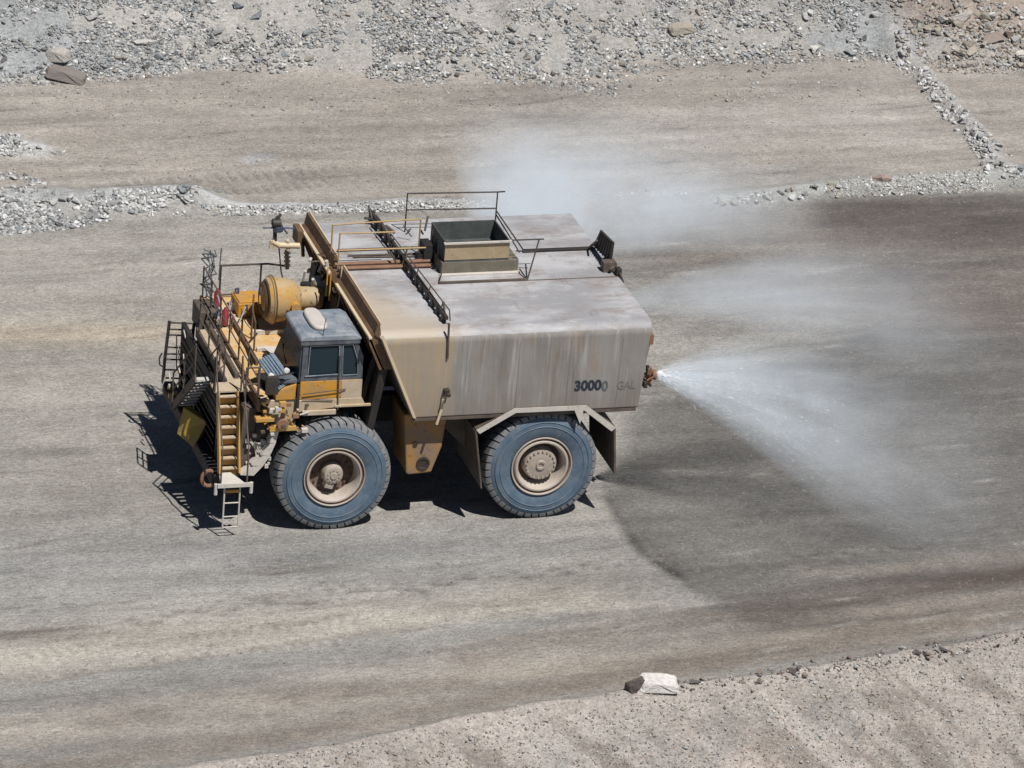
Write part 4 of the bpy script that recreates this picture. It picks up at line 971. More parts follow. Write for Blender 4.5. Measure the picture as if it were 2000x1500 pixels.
mb = MB(); mb.box(-1.65, -1.0, .12, .34, 2.66, 2.78); mb.box(-2.0, -1.55, .12, .34, 2.92, 3.02); mb.build_each('front_step', YEL, T, bevel=.01)
# bumper
mb = MB(); mb.box(-2.85, -2.55, .7, 6.2, 1.0, 1.35); mb.build('bumper', DARK, T, bevel=.04)
mb = MB(); pts = []
for k in range(13):
    t = R(60+k*20); pts.append((-2.95+.17*math.cos(t), .62, 1.28+.2*math.sin(t)))
mb.tube(pts, .05, 8); mb.build('tow_hook', RUST, T)
mb = MB(); mb.quad([P(363, 793, 1, 3.2), P(410, 822, 1, 2.7), P(383, 872, 1, 2.6), P(350, 845, 1, 3.2)], .25); mb.build('front_guard_plate', dusty('shade-darkened yellow paint', (.34, .23, .03), (.22, .17, .09), .6, .6), T, bevel=.02)  # the plate's shade is put into its darker yellow
# front walkway above the bumper
mb = MB(); mb.box(-2.42, -1.94, 1.45, 4.6, 3.36, 3.42); mb.box(-2.85, -1.94, .95, 1.45, 3.36, 3.42); mb.build('front_walkway', TANB, T, bevel=.01)
mb = MB(); mb.box(-2.48, -2.42, 1.45, 4.6, 3.24, 3.48); mb.box(-2.2, -2.1, 1.6, 4.8, 3.42, 3.56); mb.build('walkway_kickplate', DKB, T)

# near stair: steep yellow stair from bumper to walkway
xs0, xs1 = -2.76, -2.28
st0, st1 = (.38, 1.50), (.95, 3.40)
mb = MB()
for x in (xs0, xs1): mb.beam((x, st0[0], st0[1]), (x, st1[0], st1[1]), .05, .20, (0, -1, .3))
mb.build_each('stair_stringer', YEL, T, bevel=.008)
for k in range(8):
    f = (k+.4)/8; y = st0[0]+(st1[0]-st0[0])*f; z = st0[1]+(st1[1]-st0[1])*f
    mb = MB(); mb.box(xs0+.03, xs1-.03, y-.02, y+.10, z, z+.03, 1); mb.box(xs0+.03, xs1-.03, y+.08, y+.11, z-.20, z, 0)
    mb.build('stair_tread', [YELB, TANB], T)
mb = MB(); mb.add([(-2.72, .62, 1.52), (-2.84, -.12, 1.44), (-2.20, -.12, 1.44), (-2.56, .62, 1.52), (-2.72, .62, 1.47), (-2.84, -.12, 1.39), (-2.20, -.12, 1.39), (-2.56, .62, 1.47)], [(0, 1, 2, 3), (7, 6, 5, 4), (0, 4, 5, 1), (1, 5, 6, 2), (2, 6, 7, 3), (3, 7, 4, 0)]); mb.box(-2.92, -2.1, -.17, -.12, 1.38, 1.48); mb.build('stair_landing', PALE, T)
mb = MB()
for x in (-2.95, -2.08): mb.tube([(x, -.1, 1.45), (x, -.1, 1.2)], .045, 8)
mb.build_each('landing_stud', PALE, T)
# hanging ladder
lx0, lx1 = -2.72, -2.34
mb = MB()
for x in (lx0, lx1): mb.tube([(x, -.05, 1.42), (x, -.05, .26)], .022, 8)
for z in (.92, .56, .28): mb.tube([(lx0, -.05, z), (lx1, -.05, z)], .018, 8)
mb.build('hanging_ladder', PALE, T)
mb = MB(); mb.box(lx0+.03, lx1-.03, -.08, -.02, 1.20, 1.26); mb.build('ladder_rung', YELB, T)
# stair handrails
rail('stair_handrail', DKB, [[(xs0-.08, -.12, 1.5), (xs0-.08, -.12, 2.35), (xs0-.08, .85, 3.9), (xs0-.08, .95, 4.3)], [(xs1+.08, -.12, 1.5), (xs1+.08, -.12, 2.35), (xs1+.08, .85, 3.9), (xs1+.08, .95, 4.3), (xs1+.08, .95, 3.42)], [(xs0-.08, .95, 3.42), (xs0-.08, .95, 4.3)]], .022)

# second stair: descends across the front to the far side
s0, s1 = Vector((-2.72, 2.3, 3.15)), Vector((-2.85, 3.9, 1.7))
mb = MB()
for x in (-.27, .27): mb.beam(s0+Vector((x, 0, 0)), s1+Vector((x, 0, 0)), .05, .20)
mb.build_each('stair_stringer', DKB, T)
for k in range(9):
    q = s0.lerp(s1, (k+.5)/9); mb = MB(); mb.box(q.x-.24, q.x+.24, q.y-.08, q.y+.10, q.z, q.z+.03); mb.build('stair_tread', PALE, T)
h = .9
rail('stair_handrail', DKB, [[s0+Vector((x, 0, 0)), s0+Vector((x, 0, h)), s1+Vector((x, 0, h)), s1+Vector((x, 0, 0))] for x in (-.3, .3)]+[[s0.lerp(s1, .5)+Vector((x, 0, 0)), s0.lerp(s1, .5)+Vector((x, 0, h))] for x in (-.3, .3)]+[[s0+Vector((x, 0, h*.5)), s1+Vector((x, 0, h*.5))] for x in (-.3, .3)], .022)

# far side caged boarding ladder
FY = 5.7
def F_(a, b, y=FY): return Vector(P(a, b, 1, y))
mb = MB()
mb.tube([F_(331, 628), F_(322, 700), F_(318, 745), F_(332, 780), F_(345, 792)], .042, 8); mb.tube([F_(379, 632), F_(372, 700), F_(360, 745), F_(352, 775)], .042, 8)
for a_, b_ in ((630, 632), (643, 645), (654, 656), (678, 680), (691, 693), (702, 703), (722, 724), (738, 740)):
    f = (a_-628)/115; mb.tube([F_(331-9*f, a_), F_(379-9*f, b_)], .022, 6)
mb.build('boarding_ladder', BLK, T)
mb = MB()
for dy in (-.45, .25):
    mb.tube([F_(345, 655, FY+dy), F_(345, 720, FY+dy)], .016, 6); mb.tube([F_(363, 655, FY+dy), F_(360, 720, FY+dy)], .016, 6)
for k, py in enumerate((668, 690, 712, 735, 755)):
    c0 = F_(383, py, FY-.5); mb.tube([c0, c0+Vector((-.15, .4, 0)), c0+Vector((.1, .8, .02))], .015, 6)
mb.tube([F_(392, 650, 5.0), F_(397, 740, 5.0)], .02, 6); mb.tube([F_(385, 668, 5.0), F_(384, 745, 5.0)], .02, 6); mb.tube([F_(405, 640, 4.8), F_(404, 745, 4.8)], .02, 6)
mb.tube([F_(385, 668, 5.0), F_(405, 642, 4.8), F_(430, 690, 4.0)], .02, 6); mb.tube([F_(316, 690), F_(311, 700), F_(312, 712), F_(318, 716)], .02, 6)
mb.build('ladder_cage', BLK, T)
mb = MB(); mb.add([F_(392, 655, 4.9), F_(430, 700, 3.8), F_(428, 742, 3.6), F_(388, 762, 4.7), F_(396, 655, 5.0), F_(434, 700, 3.9), F_(432, 742, 3.7), F_(392, 762, 4.8)], [(0, 1, 2, 3), (7, 6, 5, 4), (0, 4, 5, 1), (1, 5, 6, 2), (2, 6, 7, 3), (3, 7, 4, 0)]); mb.build('black_backing_panel', DARK, T)  # black sheet added as dark backing between ladder and deck
mb = MB()
for k in range(20):
    q = F_(rng.uniform(322, 425), rng.uniform(655, 775), rng.uniform(4.2, 5.6)); mb.tube([q, q+Vector((rng.uniform(-.12, .12), rng.uniform(-.35, .35), rng.uniform(-.45, .45)))], .017, 6, int(rng.integers(3)))
mb.build_each('handrail_pipe', [BLK, DKB, PALE], T)
# panels and clutter seen under the far ladder
mb = MB()
for k in range(26):
    q = F_(rng.uniform(325, 400), rng.uniform(725, 790), rng.uniform(4.4, 5.3)); s = rng.uniform(.03, .10); mb.box(q.x, q.x+s, q.y, q.y+s, q.z, q.z+s*1.2, int(rng.integers(3)))
mb.build_each('fitting', [PALE, DKB, YEL], T)

# deck rails
def fence(name, mat, pts, z0, hgt, mids=(.5,), r=.022, posts=None):
    m_ = MB(); tp = [(x, y, z0+hgt) for x, y in pts]; m_.tube(tp, r, 6)
    for f in mids: m_.tube([(x, y, z0+hgt*f) for x, y in pts], r*.9, 6)
    for x, y in (posts or pts): m_.tube([(x, y, z0), (x, y, z0+hgt)], r, 6)
    return m_.build(name, mat, T)
fence('deck_rail', BLK, [(-1.45, 6.5), (-.25, 6.5), (.2, 6.3)], DZ, .86, (.08,), .026, [(-1.45, 6.5), (-.42, 6.5)])
fence('deck_rail', DKB, [(-1.88, 6.5), (-1.88, 5.6), (-1.88, 4.6), (-1.88, 3.6), (-1.88, 2.6), (-1.88, 1.6), (-1.88, .5)], DZ, .85, (.5,), .022)
fence('walkway_rail', DKB, [(-2.86, 1.0), (-2.5, 1.5), (-2.46, 2.4), (-2.46, 3.3), (-2.46, 4.3)], DZ, .85, (.5,), .022)
fence('walkway_rail', DKB, [(-1.95, .32), (-2.25, .32)], DZ, .85, (.5,), .022)
fence('deck_rail', BRN, [(-1.0, 4.85), (-1.25, 3.9), (-1.35, 3.2)], DZ, .75, (), .024)
# far front box, tool box, red things, signal clutter
mb = MB(); mb.box(-2.2, -1.72, 5.35, 6.2, DZ-.45, DZ+.12); mb.build('battery_box', DKB, T, bevel=.02)
mb = MB(); mb.box(-1.28, -.62, 5.2, 6.0, DZ, DZ+.36); mb.box(-1.25, -.65, 5.25, 5.95, DZ+.36, DZ+.40); mb.box(-1.2, -.7, 5.17, 5.2, DZ+.08, DZ+.28); mb.build('tool_box', YELB, T, bevel=.02)
mb = MB()
for a_, b_ in ((425, 575), (440, 612)):
    q = P(a_, b_, 2, DZ+.35); mb.lathe([(-.3, .09), (.05, .09), (.12, .04), (.16, .03), (.16, 0)], q, 'Z', 14)
mb.build_each('fire_extinguisher', RED, T, smooth=True)
mb = MB()
for k in range(24):
    q = P(rng.uniform(422, 480), rng.uniform(565, 640), 2, DZ+rng.uniform(.05, .5)); s = rng.uniform(.03, .09); mb.box(q[0], q[0]+s, q[1], q[1]+s, q[2]-s*2, q[2]+s*.6, int(rng.integers(4))); mb.tube([q, (q[0]+rng.uniform(-.2, .2), q[1]+rng.uniform(-.3, .3), DZ)], .018, 6, int(rng.integers(4)))
mb.build_each('fitting', [CABG, DKB, PALE, BLUE], T)
mb = MB(); q0 = Vector((-1.75, 6.45, DZ+.5))
for k in range(5):
    ch = [q0+Vector((rng.uniform(-.12, .12), rng.uniform(-.2, .2), -.45))]
    for j_ in range(9): ch.append(q0+Vector((rng.uniform(-.17, .17), rng.uniform(-.3, .3), -.45+1.2*(j_+1)/9)))
    mb.tube(ch, .016, 5)
mb.tube([(-1.5, 6.45, DZ+.5), (-1.48, 6.45, DZ+1.35)], .016, 6); mb.build('antenna_cluster', CABD, T)
# air cleaner canister (yellow drum) and duct
mb = MB(); c = Vector((-.38, 4.35, 4.25))
mb.lathe([(-.52, .0), (-.50, .30), (-.44, .52), (-.36, .56), (-.34, .60), (-.28, .60), (-.26, .56), (-.05, .54), (.25, .46), (.36, .34), (.40, .30), (.75, .28), (.95, .24), (1.0, 0)], c, 'X', 40)
mb.build('air_cleaner', dusty('dusty yellow drum', (.44, .25, .055), (.40, .33, .23), .85, .7, sc=1.6, grime=.8), T, smooth=True)
mb = MB(); mb.lathe([(-.32, .605), (-.30, .615), (-.28, .605)], c, 'X', 40); mb.lathe([(-.53, .32), (-.54, .40), (-.50, .46)], c, 'X', 30)
mb.tube([c+Vector((.05, -.52, -.1)), c+Vector((.05, -.62, -.5)), c+Vector((.1, -.6, -.8))], .10, 12); mb.build('drum_band', BRN, T, smooth=True)
mb = MB(); mb.tube([c+Vector((.18, -.42, .0)), c+Vector((.18, -.6, .0))], .12, 12); mb.build('drum_cap', YEL, T)
# pale tank / boxes behind the cab
mb = MB(); mb.box(-.15, .62, 2.35, 3.2, 3.5, 4.45); mb.build('rear_deck_box', TANB, T, bevel=.05)
mb = MB()
for k in range(22):
    q = Vector(P(rng.uniform(580, 660), rng.uniform(505, 600), 1, rng.uniform(4.2, 5.6)))
    mb.tube([q, q+Vector((rng.uniform(-.2, .2), rng.uniform(-.2, .2), rng.uniform(-.35, .35)))], rng.uniform(.018, .05), 7, int(rng.integers(3)))
q = P(627, 555, 1, 4.8); mb.box(q[0]-.2, q[0]+.15, 4.6, 5.0, q[2]-.25, q[2]+.15, 0)
q = P(597, 557, 1, 4.8); mb.lathe([(0, .14), (.05, .14), (.05, 0)], q, 'Z', 14, 1)
mb.build_each('pipe', [PALE, DARK, DKB], T)
# bracing and a black plate, added to darken the gap between cab and headboard
mb = MB()
for k in range(6):
    y = .6+k*1.1; mb.beam((.7, y, 3.2), (1.0, y, 4.6), .12, .12)
mb.add([(.78, .25, 2.5), (.78, 6.7, 2.5), (1.0, 6.9, 4.55), (1.0, 0.05, 4.55), (.95, .25, 2.5), (.95, 6.7, 2.5), (1.2, 6.9, 4.55), (1.2, .05, 4.55)], [(0, 1, 2, 3), (7, 6, 5, 4), (0, 4, 5, 1), (1, 5, 6, 2), (2, 6, 7, 3), (3, 7, 4, 0)]); mb.build('dark_fill_brace', DARK, T)
# water cannon on the far front corner
MY = 6.2
Q = lambda a_, b_, y=MY: Vector(P(a_, b_, 1, y))
mc = MB(); mc.tube([Q(583, 480), Q(545, 479), Q(532, 472)], .075, 12); mc.tube([Q(532, 471), Q(529, 484)], .06, 10); mc.tube([Q(562, 470), Q(562, 488)], .05, 10); cannon = mc.build('water_cannon', CREAM, T, smooth=True)
mc = MB(); mc.tube([Q(537, 478), Q(537, 446)], .05, 10); mc.tube([Q(560, 490), Q(561, 524)], .05, 10)
for k in range(4): mc.tube([Q(556, 494+k*8), Q(566, 494+k*8)], .035, 6)
mc.tube([Q(545, 486), Q(549, 530), Q(556, 560)], .02, 6); mc.tube([Q(532, 433), Q(541, 426), Q(548, 420)], .05, 10, r2=.03); mc.lathe([(-.12, .05), (-.1, .12), (.1, .12), (.12, .06)], Q(540, 436), 'X', 12); mc.build('cannon_nozzle', BLK, cannon, smooth=True)
mc = MB(); mc.lathe([(-.08, .05), (-.07, .13), (.07, .13), (.08, .05)], Q(543, 446), 'Z', 14); mc.tube([Q(514, 445), Q(535, 445)], .02, 6); mc.tube([Q(549, 440), Q(561, 456)], .025, 6); mc.tube([Q(556, 445), Q(575, 446)], .02, 6); mc.build('cannon_joint', BLUE, cannon)
mc = MB(); mc.box(.42, .58, 6.35, 6.85, 4.8, 5.2); mc.tube([Q(590, 450, 6.8), Q(592, 500, 6.8)], .05, 8); mc.build('cannon_mount', BRN, T, bevel=.03)
mb = MB(); mb.tube([P(668, 520, 1, 3.4), P(664, 580, 1, 3.2), P(660, 600, 1, 3.0)], .022, 6); mb.box(.55, .62, 3.1, 3.3, 4.9, 4.95); mb.build('grab_pole', TANB, T)

# --- cab
zc0, zb1, zr = 3.02, 3.86, 4.93
xf, xr = -.92, .60
mb = MB()
# lower body band with rear quarter
mb.prism([(xf, 3.38), (xr, 3.38), (xr, zb1), (xf, zb1)], 1, CY0, CY1, 0)
cab = mb.build('cab', YELB, T, bevel=.02)
mb = MB(); mb.prism([(xf-.02, 3.06), (xr+.1, 3.22), (xr+.02, 3.375), (xf-.02, 3.375)], 1, CY0-.02, CY1, 0); mb.box(-.05, .9, CY0-.06, CY0+.0, 3.16, 3.22)
mb.prism([(-.85, 3.0), (-.02, 3.0), (-.02, 3.12), (-.85, 3.12)], 1, CY0-.10, CY0-.025); mb.build('cab_sill', TANB, cab, bevel=.01)
mb = MB(); mb.box(.10, xr+.003, CY0-.012, CY0-.003, 3.36, 3.85); mb.build('rear_quarter_panel', TANB, cab)
# frame above the belt: pillars and top rail
xft_, xrt_ = -.90, .42
mb = MB()
for y in (CY0, CY1-.09):
    mb.prism([(xf, zb1), (xf+.16, zb1), (xft_+.13, zr-.12), (xft_, zr-.12)], 1, y, y+.09)
    mb.prism([(.02, zb1), (.09, zb1), (.06, zr-.12), (-.01, zr-.12)], 1, y, y+.09)
    mb.prism([(xr-.10, zb1), (xr, zb1), (xr, 4.45), (xrt_+.02, zr-.12), (xrt_-.08, zr-.12), (xr-.12, 4.35)], 1, y, y+.09)
    mb.prism([(xft_, zr-.15), (xrt_, zr-.15), (xrt_-.02, zr-.02), (xft_, zr-.02)], 1, y+.003, y+.087)
    mb.prism([(xf+.003, zb1-.003), (xr-.003, zb1-.003), (xr-.003, zb1+.10), (xf+.003, zb1+.10)], 1, y+.003, y+.087)
mb.prism([(xr-.06, zb1), (xr-.003, zb1), (xr-.003, 4.42), (xrt_, zr-.12), (xrt_-.05, zr-.12), (xr-.06, 4.42)], 1, CY0+.09, CY1-.09)
mb.box(xft_, xft_+.06, CY0+.09, CY1-.09, zr-.17, zr-.03)
mb.build('cab_frame', CABD, cab, bevel=.008)
# roof
mb = MB(); mb.prism([(-1.0, zr-.02), (-.97, zr+.07), (-.84, zr+.12), (.36, zr+.12), (.52, zr+.02), (.50, zr-.04)], 1, CY0-.05, CY1+.05)
mb.build('cab_roof', CABG, cab, bevel=.03)
mb = MB(); mb.box(-.97, .48, CY0-.035, CY0+.01, zr-.12, zr-.035); mb.build('roof_gutter', CABD, cab)
mb = MB(); c = Vector((-.42, (CY0+CY1)/2+.10, zr+.12)); vs = []; n = 24
ou = []
for k in range(n):
    t = 2*math.pi*k/n; cx, sy = math.cos(t), math.sin(t); ou.append((c.x+.21*np.sign(cx)*abs(cx)**.7, c.y+.60*np.sign(sy)*abs(sy)**.55))
mb.prism([(x, y) for x, y in ou], 2, c.z-.01, c.z+.11)
mb.build('air_conditioner', PALE, cab, bevel=.05, smooth=True, seg=3)
# glass
wb = P(535, 692, 1, 2.2); wn = (xf-.02, CY0+.06, zb1-.02); wt = (xft_-.01, CY1-.05, zr-.10); wm = (xft_-.01, CY0+.06, zr-.10)
mb = MB(); mb.quad([wn, wb, wt, wm], .02); mb.build('windscreen', GLASS, cab)
mb = MB(); mb.tube([wn, wb, wt, wm, wn], .018, 6); mb.build('windscreen_frame', CABD, cab)
mb = MB(); mb.add([wb, wt, (xr-.1, CY1, zr-.1), (xr-.1, 2.2, zb1), (wb[0], wb[1]+.03, wb[2]), (wt[0], wt[1]+.03, wt[2]), (xr-.1, CY1+.03, zr-.1), (xr-.1, 2.23, zb1)], [(0, 1, 2, 3), (7, 6, 5, 4), (0, 4, 5, 1), (1, 5, 6, 2), (2, 6, 7, 3), (3, 7, 4, 0)]); mb.build('cab_side', CABD, cab)
mb = MB(); mb.add([(wb[0], wb[1], wb[2]), (xf, CY0+.02, zb1), (xf, CY0+.02, 3.4), (wb[0], wb[1], 3.42), (xr-.1, 2.2, 3.42), (xr-.1, 2.2, zb1), (xf+.3, CY0+.3, 3.4)], [(0, 1, 2, 3), (0, 3, 4, 5)]); mb.build('cab_front', CABD, cab)
mb = MB(); mb.prism([(xf+.155, zb1+.1), (.025, zb1+.1), (-.005, zr-.15), (xft_+.13, zr-.15)], 1, CY0+.03, CY0+.045); mb.build('side_window', GLASS, cab)
mb = MB(); mb.prism([(.085, zb1+.1), (xr-.10, zb1+.1), (xr-.12, 4.38), (xrt_-.08, zr-.15), (.062, zr-.15)], 1, CY0+.03, CY0+.045); mb.build('side_window', GLASS, cab)
mb = MB(); mb.prism([(xf+.155, zb1+.1), (.025, zb1+.1), (-.005, zr-.15), (xft_+.13, zr-.15)], 1, CY1-.045, CY1-.03); mb.build('side_window', GLASS, cab)
# window surround trim, belt rail and door lines
mb = MB()
for l in ([(xf+.17, zb1+.12), (.01, zb1+.12), (-.015, zr-.16), (xft_+.17, zr-.16), (xf+.17, zb1+.12)], [(.10, zb1+.12), (xr-.12, zb1+.12), (xr-.14, 4.36), (xrt_-.10, zr-.16), (.075, zr-.16), (.10, zb1+.12)]):
    mb.tube([(x, CY0-.005, z) for x, z in l], .011, 5)
mb.tube([(xf+.1, CY0-.02, 4.0), (.0, CY0-.02, 4.02)], .012, 5)
mb.build('window_trim', CABG, cab)
mb = MB(); mb.tube([(.03, CY0-.04, 3.1), (.0, CY0-.04, 4.5)], .016, 6); mb.tube([(-.85, CY0-.06, 3.55), (.0, CY0-.06, 3.62), (.2, CY0-.04, 3.62)], .014, 6); mb.tube([(-.85, CY0-.05, 3.42), (-.1, CY0-.05, 3.36)], .012, 6); mb.build('door_handrail', DKB, cab)
mb = MB()
mb.tube([(-.95, 2.3, 3.5), (-1.2, 2.8, 3.47), (-.7, 3.3, 3.47), (-.2, 2.9, 3.5), (.2, 3.3, 3.6)], .03, 7); mb.build('hose', DARK, T)
mb = MB(); mb.tube([(-1.6, 2.3, 3.47), (-1.5, 3.4, 3.47), (-1.0, 4.2, 3.47), (-.9, 5.0, 3.6)], .022, 7); mb.build('hose', DARK, T)
mb = MB(); mb.tube([(-.45, .27, 5.05), (-.40, .27, 5.5)], .01, 5); mb.build('antenna', BLK, cab)
mb = MB(); mb.tube([(xf-.03, .55, 3.95), (xf-.06, 1.0, 4.3)], .012, 5); mb.tube([(xf-.12, 1.3, 3.9), (xf-.12, 1.7, 4.25)], .012, 5); mb.build_each('wiper', BLK, cab)
# seat and driver's vest colour inside
mb = MB(); mb.box(-.45, -.05, .9, 1.35, 3.87, 3.98); mb.box(-.12, .0, .92, 1.33, 3.98, 4.5); mb.build('seat', DARK, cab, bevel=.04)
mb = MB(); mb.box(-.30, -.16, .55, .8, 4.05, 4.22); mb.build('seat_cover', RED, cab, bevel=.03)
mb = MB(); mb.box(-.86, -.62, .45, 1.9, 3.87, 4.05); mb.tube([(-.6, 1.05, 4.15), (-.7, 1.05, 4.05)], .12, 14); mb.build('dashboard', DARK, cab, bevel=.03)
# nose ahead of the cab: louvred sloping cowl over yellow box
mb = MB(); mb.prism([(-1.50, 3.38), (-1.0, 3.38), (-1.0, 3.80), (-1.50, 3.62)], 1, CY0+.02, 1.2); mb.build('nose_box', YELB, T, bevel=.02)
cw = [P(503, 706, 1, 1.15), P(534, 690, 1, 1.45), P(572, 742, 1, .55), P(545, 762, 1, .25)]
mb = MB(); mb.quad(cw, .05)
for k in range(5):
    a_ = Vector(cw[0]).lerp(Vector(cw[1]), .12+k*.16); b_ = Vector(cw[3]).lerp(Vector(cw[2]), .12+k*.16); mb.beam(a_+Vector((0, 0, .045)), b_+Vector((0, 0, .045)), .03, .03)
mb.build('louvred_cowl', plain('pale blue painted cowl', (.18, .235, .30), .35), T, bevel=.01)
mb = MB(); mb.box(-1.46, -.98, CY0+.04, 1.15, 3.80, 3.9); mb.build('wiper_box', CABD, T, bevel=.02)
mb = MB(); q = P(532, 752, 1, .0); mb.box(q[0]-.16, q[0]+.14, -.05, .05, q[2]-.24, q[2]+.22); mb.tube([(q[0], .03, q[2]+.2), (-1.1, .3, 4.1)], .02, 6); mb.build('wing_mirror', BLK, T, bevel=.04)
mb = MB(); mb.box(-.99, -.93, CY0-.05, CY0+.0, 3.0, 3.8); mb.build('dark_gap_strip', BLK, T)  # black strip added to stand for the dark gap ahead of the door
mb = MB()
for a_, b_ in ((529, 733), (559, 723)):
    q = P(a_, b_, 1, .25); mb.lathe([(0, .07), (-.05, .075), (-.07, .05), (-.07, 0)], q, n=14)
mb.build_each('headlight', LAMP, T, smooth=True)

# ------------------------------------------------------------------ water spray
def mist_mat(name, fn):
    m = bpy.data.materials.new(name); m.use_nodes = True; nt = m.node_tree; nt.nodes.clear()
    out = nt.nodes.new('ShaderNodeOutputMaterial'); pv = nt.nodes.new('ShaderNodeVolumePrincipled')
    pv.inputs['Color'].default_value = (.84, .91, .98, 1); pv.inputs['Anisotropy'].default_value = -.38  # sky-light blue put into the scatter colour; backscatter raised to brighten the mist
    nt.links.new(fn(nt), pv.inputs['Density']); nt.links.new(pv.outputs[0], out.inputs['Volume'])
    return m
def fan(name, org, direction, length, spread_h, spread_v, gravity, dens, label, seed=0, r0_=.06, streak=1.0, edge=.0, f0=.45, f1=1.0, soft=.06, pw=1.15):
    """a spray fan: local x along the jet, droplets fall with distance. closed tapered hull, density soft inside it"""
    d = Vector(direction).normalized(); q = d.to_track_quat('X', 'Z')
    e = MB(); n = 24; k_ = 14; vs = []
    for k in range(k_+1):
        t = k/k_; x = length*t; rh = r0_+spread_h*x; rv = r0_+spread_v*x**.9
        for i in range(n):
            a_ = 2*math.pi*i/n; yy = rh*math.cos(a_); tr_ = math.hypot(x, yy)/length; vs.append((x, yy, 1.08*rv*math.sin(a_)-gravity*tr_*tr_))
    fs = [(k*n+i, k*n+(i+1) % n, (k+1)*n+(i+1) % n, (k+1)*n+i) for k in range(k_) for i in range(n)]+[tuple(range(n)), tuple(range(k_*n, k_*n+n))]
    e.add(vs, fs)
    def fn(nt):
        tc = nt.nodes.new('ShaderNodeTexCoord'); sp = nt.nodes.new('ShaderNodeSeparateXYZ'); nt.links.new(tc.outputs['Object'], sp.inputs[0])
        x = mth(nt, 'MAXIMUM', sp.outputs[0], 0.01); t = mth(nt, 'DIVIDE', mth(nt, 'SQRT', mth(nt, 'ADD', mth(nt, 'MULTIPLY', x, x), mth(nt, 'MULTIPLY', sp.outputs[1], sp.outputs[1]))), length)
        rh = mth(nt, 'ADD', mth(nt, 'MULTIPLY', x, spread_h), r0_); rv = mth(nt, 'ADD', mth(nt, 'MULTIPLY', mth(nt, 'POWER', x, .9), spread_v), r0_)
        zz = mth(nt, 'ADD', sp.outputs[2], mth(nt, 'MULTIPLY', mth(nt, 'MULTIPLY', t, t), gravity))
        u = mth(nt, 'DIVIDE', sp.outputs[1], rh); v = mth(nt, 'DIVIDE', zz, rv)
        u2_ = mth(nt, 'MULTIPLY', u, u); rr = mth(nt, 'ADD', mth(nt, 'MULTIPLY', u2_, u2_), mth(nt, 'MULTIPLY', v, v))
        fall = mth(nt, 'POWER', mth(nt, 'SUBTRACT', 1.0, rr, True), 1.2)
        # ray-like streaks: noise over angle, stretched along the jet
        cx = nt.nodes.new('ShaderNodeCombineXYZ'); nt.links.new(mth(nt, 'MULTIPLY', t, 1.5), cx.inputs[0]); nt.links.new(mth(nt, 'MULTIPLY', u, 3.2), cx.inputs[1]); nt.links.new(mth(nt, 'MULTIPLY', v, 2.5), cx.inputs[2])
        nz = nt.nodes.new('ShaderNodeTexNoise'); nz.inputs['Scale'].default_value = 1.6; nz.inputs['Detail'].default_value = 4; nz.inputs['Roughness'].default_value = .65
        mp = nt.nodes.new('ShaderNodeMapping'); mp.inputs['Location'].default_value = (seed, seed*2.1, 0); nt.links.new(cx.outputs[0], mp.inputs[0]); nt.links.new(mp.outputs[0], nz.inputs['Vector'])
        st = mth(nt, 'ADD', mth(nt, 'MULTIPLY', ramp(nt, nz.outputs['Fac'], .38, .66), streak), 1.0-streak*.75)
        nb = noise(nt, .5, 4, (1, 1, 1), .6, seed+2); st = mth(nt, 'MULTIPLY', st, mth(nt, 'ADD', mth(nt, 'MULTIPLY', ramp(nt, nb, .3, .65), .8), .25))
        if edge: st = mth(nt, 'MULTIPLY', st, mth(nt, 'ADD', 1.0, mth(nt, 'MULTIPLY', u, edge)))
        near = mth(nt, 'DIVIDE', dens, mth(nt, 'ADD', soft, mth(nt, 'POWER', t, pw)))
        far = mth(nt, 'SUBTRACT', 1.0, ramp(nt, t, f0, f1))
        return mth(nt, 'MULTIPLY', mth(nt, 'MULTIPLY', fall, st), mth(nt, 'MULTIPLY', near, far))
    o = e.build(name, mist_mat(name, fn)); o.location = org; o.rotation_euler = q.to_euler()
    tag(o, label, 'water spray', kind='stuff'); return o
NZ = NZP + Vector((.13, 0, 0))
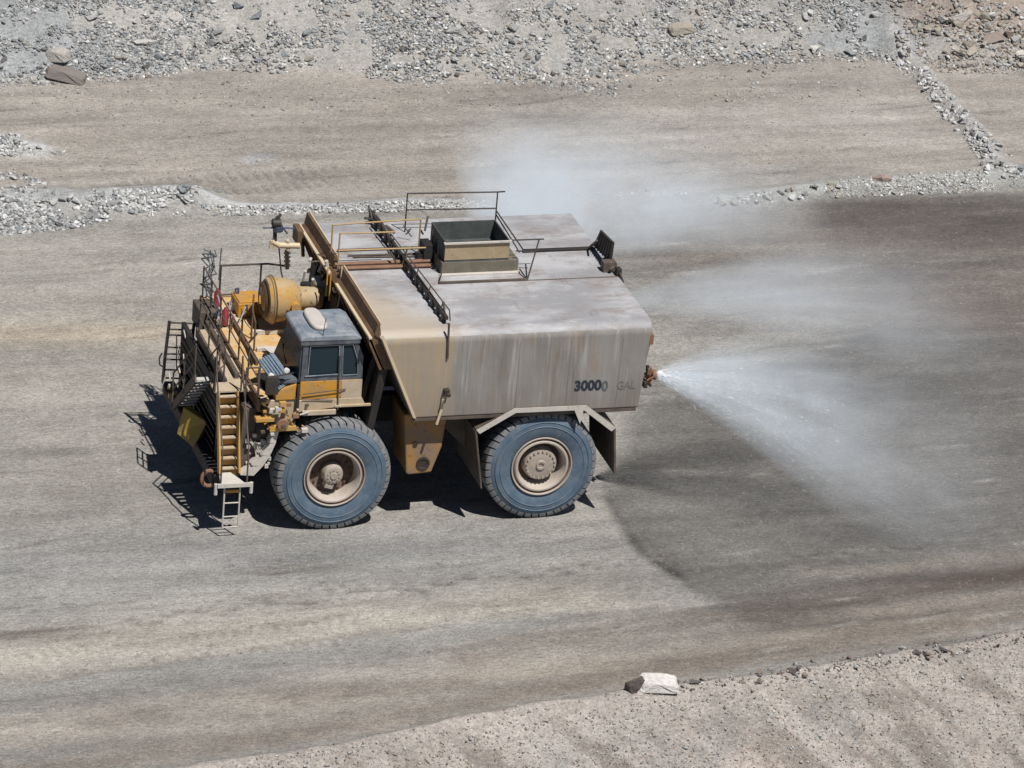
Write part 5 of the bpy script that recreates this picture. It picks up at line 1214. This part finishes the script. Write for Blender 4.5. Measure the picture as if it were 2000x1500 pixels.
tgt = NZ+Vector((1, .10, -.27))
fan('water_spray', NZ, tgt-NZ, 11.0, .92, .42, 1.5, .098, 'white fan of water sprayed from the near rear nozzle', 1, r0_=.06, streak=.85, edge=-.3, f0=.3, f1=.95, soft=.008, pw=1.5)
NF = Vector((5.5, 7.2, 3.4))
fan('water_spray', NF, (.66, .75, .06), 14.0, .60, .17, 2.2, .33, 'pale plume of water thrown out behind the far side of the tank', 5, streak=.3, edge=.3)
N3 = Vector((7.7, 5.0, 3.4)); tg3 = N3+Vector((1, .12, .03))
fan('water_spray', N3, tg3-N3, 13.0, .42, .16, 2.2, .14, 'thin drifting mist over the wet road behind the tank', 9, streak=.55)
# separate droplets flying in the near fan
def droplets():
    mb = MB(); d = (tgt-NZ).normalized(); q = d.to_track_quat('X', 'Z'); r_ = np.random.default_rng(3)
    L = 11.0
    strands = r_.uniform(-1, 1, 60)
    for k in range(3200):
        t = r_.random()**2.4*.36+.004; x = L*t
        u = strands[r_.integers(60)]+r_.normal()*.012 if r_.random() < .75 else r_.uniform(-1, 1); v = r_.normal()*.45
        pt_ = lambda t_: NZ+q @ Vector((L*t_, u*(.05+.92*L*t_)*.85, v*(.06+.40*(L*t_)**.9)-1.5*t_*t_*(1+.6*u*u)))
        a_ = pt_(t); l_ = r_.uniform(.02, .12)/L; b_ = pt_(t+l_); w_ = r_.uniform(.001, .0026)
        dd = (b_-a_).normalized(); s_ = dd.cross(Vector((0, 0, 1))).normalized()*w_; h_ = s_.cross(dd).normalized()*w_; m_ = (a_+b_)/2
        mb.add([a_, m_+s_, m_+h_, m_-s_, m_-h_, b_], [(0, 1, 2), (0, 2, 3), (0, 3, 4), (0, 4, 1), (5, 2, 1), (5, 3, 2), (5, 4, 3), (5, 1, 4)])
    m, nt, b = mat_new('white water droplets'); b.inputs['Base Color'].default_value = (.85, .88, .92, 1); b.inputs['Roughness'].default_value = .3
    o = mb.build('spray_droplets', m); tag(o, 'streaks of flying water drops in the near spray fan', 'water drops', kind='stuff')
droplets()
